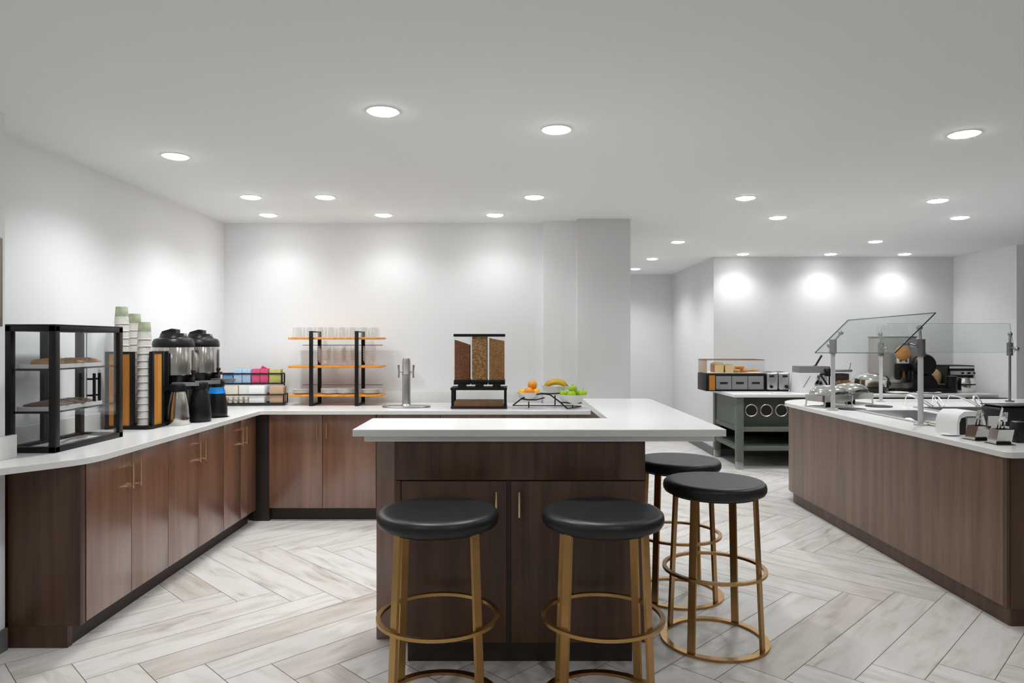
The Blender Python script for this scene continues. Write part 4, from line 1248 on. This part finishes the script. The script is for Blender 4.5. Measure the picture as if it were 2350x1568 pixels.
def loaf(label, x, y, z, wd, ln, h, m, name='bread_loaf'):
    t = thing(name, label, 'bread', (x, y, z))
    prof = rounded([(-wd / 2, 0), (wd / 2, 0), (wd / 2 + 0.004, h, h * 0.3), (-wd / 2 - 0.004, h, h * 0.3)], 5)
    part('crumb', B().prism(prof, -ln / 2, ln / 2).turn(R90), m, t)
    big = rounded([(-wd / 2 - .003, 0), (wd / 2 + .003, 0), (wd / 2 + 0.007, h + .003, h * 0.3), (-wd / 2 - 0.007, h + .003, h * 0.3)], 5)
    part('crust', B().prism(big, -ln / 2 + 0.006, ln / 2 - 0.006).turn(R90), 'crust', t)


loaf('cream bread loaf at the wall-corner end of the bread box', ax0 + 0.165, ay0 + 0.14, zz, 0.10, 0.18, 0.115, 'bread')
loaf('second cream loaf beside the first in the bread box', ax0 + 0.285, ay0 + 0.14, zz, 0.095, 0.18, 0.090, 'bread')
tor = B()
for (x, y, z, lab) in ((0.375, 0.10, 0.0, 'toasted bagel beside the loaves in the bread box'), (0.475, 0.13, 0.0, 'toasted bagel in the middle of the bread box'),
                       (0.425, 0.12, 0.040, 'toasted bagel stacked on two others')):
    b = B().tube([(0.036 * math.cos(a), 0.036 * math.sin(a), 0.02) for a in [2 * PI * q / 24 for q in range(24)]], 0.020, 10, closed=True)
    solo('bagel', lab, 'bread', b, 'toast', (ax0 + x, ay0 + y, zz + z), 0, 'bagels in the bread box')
solo('pastry_roll', 'thin orange pastry at the far end of the bread box', 'pastry', B().tube([(-0.07, 0, 0.018), (0, 0.01, 0.022), (0.07, 0, 0.014)], [0.014, 0.018, 0.008], 10), 'toast', (ax0 + 0.585, ay0 + 0.12, zz))

# toasters
ts = thing('toaster', 'steel four-slot toaster beside the bread box', 'toaster', (K(1787, 8.1), 8.2, ZK))
for s_ in (-1, 1):
    cx_ = s_ * 0.068
    hs = part('housing', B().box(cx_ - 0.066, cx_ + 0.066, -0.10, 0.14, 0.012, 0.222, 0.022, 3), 'satin', ts)
    part('slot', B().box(cx_ - 0.030, cx_ + 0.030, -0.08, 0.12, 0.219, 0.2235), 'void', hs)
    part('lever', B().box(cx_ - 0.030 + 0.01 * s_, cx_ + 0.022 + 0.01 * s_, -0.118, -0.098, 0.165, 0.190, 0.005), 'blackp', hs)
    part('dial', B().cyl(0, 0, 0, 0.02, 0.019, 16).turn(Matrix.Translation((cx_ + s_ * 0.02, -0.098, 0.055)) @ R90), 'blackp', hs)
part('foot', B().box(-0.12, 0.12, -0.09, 0.13, 0.0, 0.014), 'blackp', ts)
solo('napkin', 'white folded napkin lying in front of the toaster', 'napkin', B().box(-0.13, 0.06, -0.05, 0.05, 0, 0.012, 0.003), 'white', (K(1790, 7.9), 7.80, ZK))

bt_ = thing('batter_dispenser', 'white batter tub with grey lid, black ladle slot and small dark figure mark', 'tub', (K(1865, 7.95), 8.0, ZK))
b = B().prism(rounded([(-0.20, -0.13, .02), (0.20, -0.13, .02), (0.20, 0.13, .02), (-0.20, 0.13, .02)], 4), 0, 0.225)
for v in b.bm.verts:
    k = 1 - 0.08 * v.co.z / 0.225; v.co.x *= k; v.co.y *= k
part('tub_body', b, 'whitep', bt_)
b = B().prism(rounded([(-0.175, -0.115, .02), (0.175, -0.115, .02), (0.175, 0.115, .02), (-0.175, 0.115, .02)], 4), 0.225, 0.30)
part('tub_lid', b, 'grey', bt_, 'grey lid')
em = B()
def disc_front(b, x, z, rx, rz_, y):
    b.lathe([(1.0, 0), (0.9, 0.002), (0, 0.002)], 18) if False else None
    vs = [b.bm.verts.new((x + rx * math.cos(2 * PI * k / 18), y, z + rz_ * math.sin(2 * PI * k / 18))) for k in range(18)]
    b.bm.faces.new(vs)
yy = -0.1305
for (x, z, rx, rz_) in ((0.035, 0.185, 0.020, 0.016), (0.035, 0.158, 0.012, 0.022), (0.022, 0.128, 0.014, 0.016), (0.035, 0.118, 0.040, 0.020), (0.058, 0.098, 0.024, 0.020), (0.008, 0.100, 0.020, 0.018)):
    disc_front(em, x, z, rx, rz_, yy)
part('printed_mark', em, 'emblem', bt_, 'small dark figure print')
bl_ = B(); bl_.bar((-0.14, -0.129, 0.06), (-0.06, -0.129, 0.19), 0.006, 0.002, (0, 1, 0)); part('printed_line', bl_, 'emblem', bt_)
lad = thing('ladle', 'black ladle leaning out of the white batter tub', 'ladle', (K(1875, 7.95), 8.0, ZK + 0.295))
part('handle', B().tube([(0, 0, 0), (0.075, 0, 0.125)], 0.012, 8), 'blackp', lad)
part('collar', B().cyl(0, 0, 0.0, 0.012, 0.022, 12), 'blackp', lad)

st = thing('wire_easel', 'black angled stand between the batter tub and the oat jar', 'stand', (K(1898, 7.80), 7.81, ZK))
part('strut', B().tube([(-0.07, 0, 0.21), (0.075, 0.02, 0.0)], 0.010, 8).tube([(0.03, 0, 0.29), (0.03, 0.0, 0.0)], 0.009, 8).tube([(-0.07, 0, 0.21), (0.035, 0, 0.235)], 0.016, 8), 'black', st)
part('cradle', B().box(-0.02, 0.055, -0.03, 0.04, 0.19, 0.28, 0.015), 'blackp', st)

oj = thing('oat_jar', 'clear jar of brown granola with a grey lid', 'jar', (K(1930, 7.95), 7.98, ZK))
part('jar_wall', B().box(-0.095, 0.095, -0.09, 0.09, 0.0, 0.235, 0.008), 'clear', oj)
part('granola_fill', B().box(-0.088, 0.088, -0.083, 0.083, 0.005, 0.14, 0.012), 'oats', oj)['kind'] = 'stuff'
part('chocolate_layer', B().box(-0.075, 0.075, -0.075, 0.075, 0.141, 0.215, 0.01), 'choc', oj)
part('jar_lid', B().box(-0.10, 0.10, -0.095, 0.095, 0.235, 0.262, 0.004), 'satin', oj)
part('scoop_wire', B().tube([(0.09, -0.04, 0.25), (0.108, -0.04, 0.34)], 0.004, 6), 'dsteel', oj)
solo('granola_heap', 'loose tan bag of granola slumped beside the oat jar', 'bag', B().ball((0, 0, 0.06), 0.075, 1.2, 0.8, 0.85, 16), 'oats', (K(1952, 7.8), 7.80, ZK))

sk = thing('electric_skillet', 'round steel skillet with glass lid on a black base', 'skillet', (K(1999, 7.95), 7.97, ZK))
part('base', B().lathe([(0.0, 0), (0.17, 0), (0.185, 0.03), (0.19, 0.065), (0.0, 0.065)], 40), 'blackp', sk)
part('pan', B().lathe([(0.175, 0.065), (0.19, 0.07), (0.193, 0.145), (0.197, 0.15), (0.197, 0.156), (0.0, 0.156)], 44), 'steel', sk)
part('lid', B().lathe([(0.195, 0.156), (0.17, 0.19), (0.12, 0.215), (0.05, 0.228), (0.0, 0.23)], 44), 'chrome', sk)
part('grip', B().box(0.185, 0.225, -0.03, 0.03, 0.07, 0.125, 0.01), 'blackp', sk)

jm = thing('juice_machine', 'tall stainless juice machine with orange picture and black nozzles', 'machine', (K(2068, 8.05), 8.15, ZK))
part('cabinet', B().box(-0.205, 0.205, -0.06, 0.25, 0.03, 0.625, 0.012), 'wgrey', jm)
part('door_panel', B().box(-0.11, 0.15, -0.068, -0.06, 0.10, 0.56, 0.004), 'satin', jm)
part('top_plate', B().box(-0.21, 0.21, -0.065, 0.255, 0.625, 0.64, 0.003), 'dsteel', jm)
part('hopper', B().lathe([(0.155, 0.64), (0.165, 0.66), (0.165, 0.75), (0.15, 0.775), (0.0, 0.78)], 32).turn(Matrix.Translation((0, 0.09, 0))), 'clear', jm)
part('base_feet', B().box(-0.19, 0.19, -0.05, 0.24, 0.0, 0.03), 'blackp', jm)
og = B().lathe([(0, 0), (0.092, 0), (0.088, 0.012), (0.05, 0.03), (0, 0.036)], 28).turn(Matrix.Translation((0.035, -0.068, 0.445)) @ R90)
part('orange_picture', og, 'toast', jm, 'round orange fruit picture')
part('white_plate', B().box(-0.035, 0.105, -0.078, -0.066, 0.325, 0.39, 0.002), 'whitep', jm)
for x in (0.005, 0.07):
    part('push_button', B().cyl(0, 0, 0, 0.006, 0.013, 14).turn(Matrix.Translation((x, -0.078, 0.357)) @ R90), 'tray', jm)
part('nozzle_block', B().box(-0.055, 0.115, -0.13, -0.06, 0.24, 0.325, 0.006), 'blackp', jm)
for x in (-0.03, 0.09):
    part('nozzle', B().cyl(x, -0.10, 0.14, 0.245, 0.026, 16, 0.032), 'blackp', jm)
part('cup_guide', B().box(0.015, 0.05, -0.10, -0.065, 0.16, 0.245, 0.004), 'tray', jm)
part('drip_tray', B().box(-0.10, 0.08, -0.20, -0.06, 0.0, 0.028, 0.004), 'blackp', jm)

wm = thing('waffle_maker', 'black round flip waffle maker standing open', 'waffle maker', (K(2136, 7.85), 7.95, ZK))
part('base', B().box(-0.12, 0.22, -0.13, 0.13, 0.0, 0.05, 0.012), 'blackp', wm)
part('yoke', B().prism(rounded([(-0.11, 0.02), (0.14, 0.02), (0.10, 0.13, .03), (0.05, 0.20, .03), (-0.11, 0.22, .02)], 4), -0.05, 0.05).turn(R90), 'blackp', wm)
part('round_plate', B().lathe([(0.0, -0.05), (0.115, -0.05), (0.128, -0.03), (0.128, 0.03), (0.115, 0.05), (0.0, 0.05)], 40).turn(Matrix.Translation((-0.02, 0, 0.31)) @ R90), 'blackp', wm)
part('flip_handle', B().tube([(-0.005, 0, 0.42), (-0.03, 0, 0.47), (-0.05, 0, 0.515)], [0.022, 0.016, 0.010], 10), 'blackp', wm)
part('leg', B().box(0.08, 0.30, -0.05, 0.05, 0.0, 0.10, 0.03), 'blackp', wm)
solo('bread_bag', 'tan bread bag slumped between the waffle maker and the black oven', 'bag', B().ball((0, 0, 0.155), 0.115, 1.0, 0.8, 0.95, 18).ball((0.02, 0.02, 0.11), 0.10, 1, .8, 1.05, 16), 'tan', (K(2156, 8.2), 8.36, ZK))

to = thing('toaster_oven', 'black framed countertop oven with steel trim and a glass jar in front', 'oven', (K(2235, 8.1), 8.25, ZK))
part('shell', B().box(-0.22, 0.22, -0.005, 0.25, 0.02, 0.29, 0.008), 'void', to)
b = B()
for x in (-0.215, 0.215):
    b.box(x - 0.012, x + 0.012, -0.03, 0.0, 0.0, 0.30, 0.003)
b.box(-0.225, 0.225, -0.03, 0.0, 0.0, 0.032).box(-0.225, 0.225, -0.03, 0.0, 0.232, 0.262).box(-0.225, 0.225, -0.03, 0.26, 0.288, 0.298)
part('frame', b, 'black', to)
part('top_rail', B().box(-0.21, 0.21, -0.034, -0.028, 0.262, 0.288), 'steel', to)
part('control_strip', B().box(-0.20, 0.195, -0.036, -0.028, 0.185, 0.232, 0.002), 'satin', to)
for k in range(3):
    part('dial', B().cyl(0, 0, 0, 0.014, 0.014, 14).turn(Matrix.Translation((-0.06 + k * 0.075, -0.036, 0.208)) @ R90), 'blackp', to)
part('side_panel', B().box(0.10, 0.195, -0.032, -0.004, 0.035, 0.18), 'lgrey', to)
t = thing('glass_canister', 'short clear canister with steel bands before the black oven', 'canister', (K(2223, 7.9), 7.98, ZK))
part('wall', B().lathe([(0, 0), (0.105, 0), (0.112, 0.01), (0.112, 0.085)], 32), 'chrome', t)
part('lid', B().lathe([(0.114, 0.10), (0.114, 0.115), (0.10, 0.15), (0.098, 0.165), (0.0, 0.17)], 32), 'chrome', t)
part('band', B().lathe([(0.113, 0.085), (0.113, 0.10)], 32), 'black', t)
t = thing('black_canister', 'matt black canister between waffle maker and glass canister', 'canister', (K(2190, 7.85), 7.90, ZK))
part('wall', B().lathe([(0, 0), (0.055, 0), (0.058, 0.01), (0.058, 0.17), (0, 0.17)], 24), 'blackp', t)
part('lid', B().lathe([(0.06, 0.17), (0.06, 0.185), (0.0, 0.195)], 24), 'blackp', t)
for x, lab in ((2062, 'white plate lying before the juice machine'), (2136, 'white plate lying before the waffle maker')):
    solo('serving_plate', lab, 'plate', B().lathe([(0, 0), (0.08, 0), (0.122, 0.015), (0.120, 0.018), (0.078, 0.005), (0, 0.006)], 36), 'white', (K(x, 7.75), 7.785 + (0 if x < 2100 else 0.0), ZK), 0, None)
solo('steel_rail', 'dark tray rail sticking out past the console end', 'rail', B().box(5.0, 5.42, 7.62, 7.66, ZK - 0.09, ZK - 0.036, 0.004), 'dsteel')
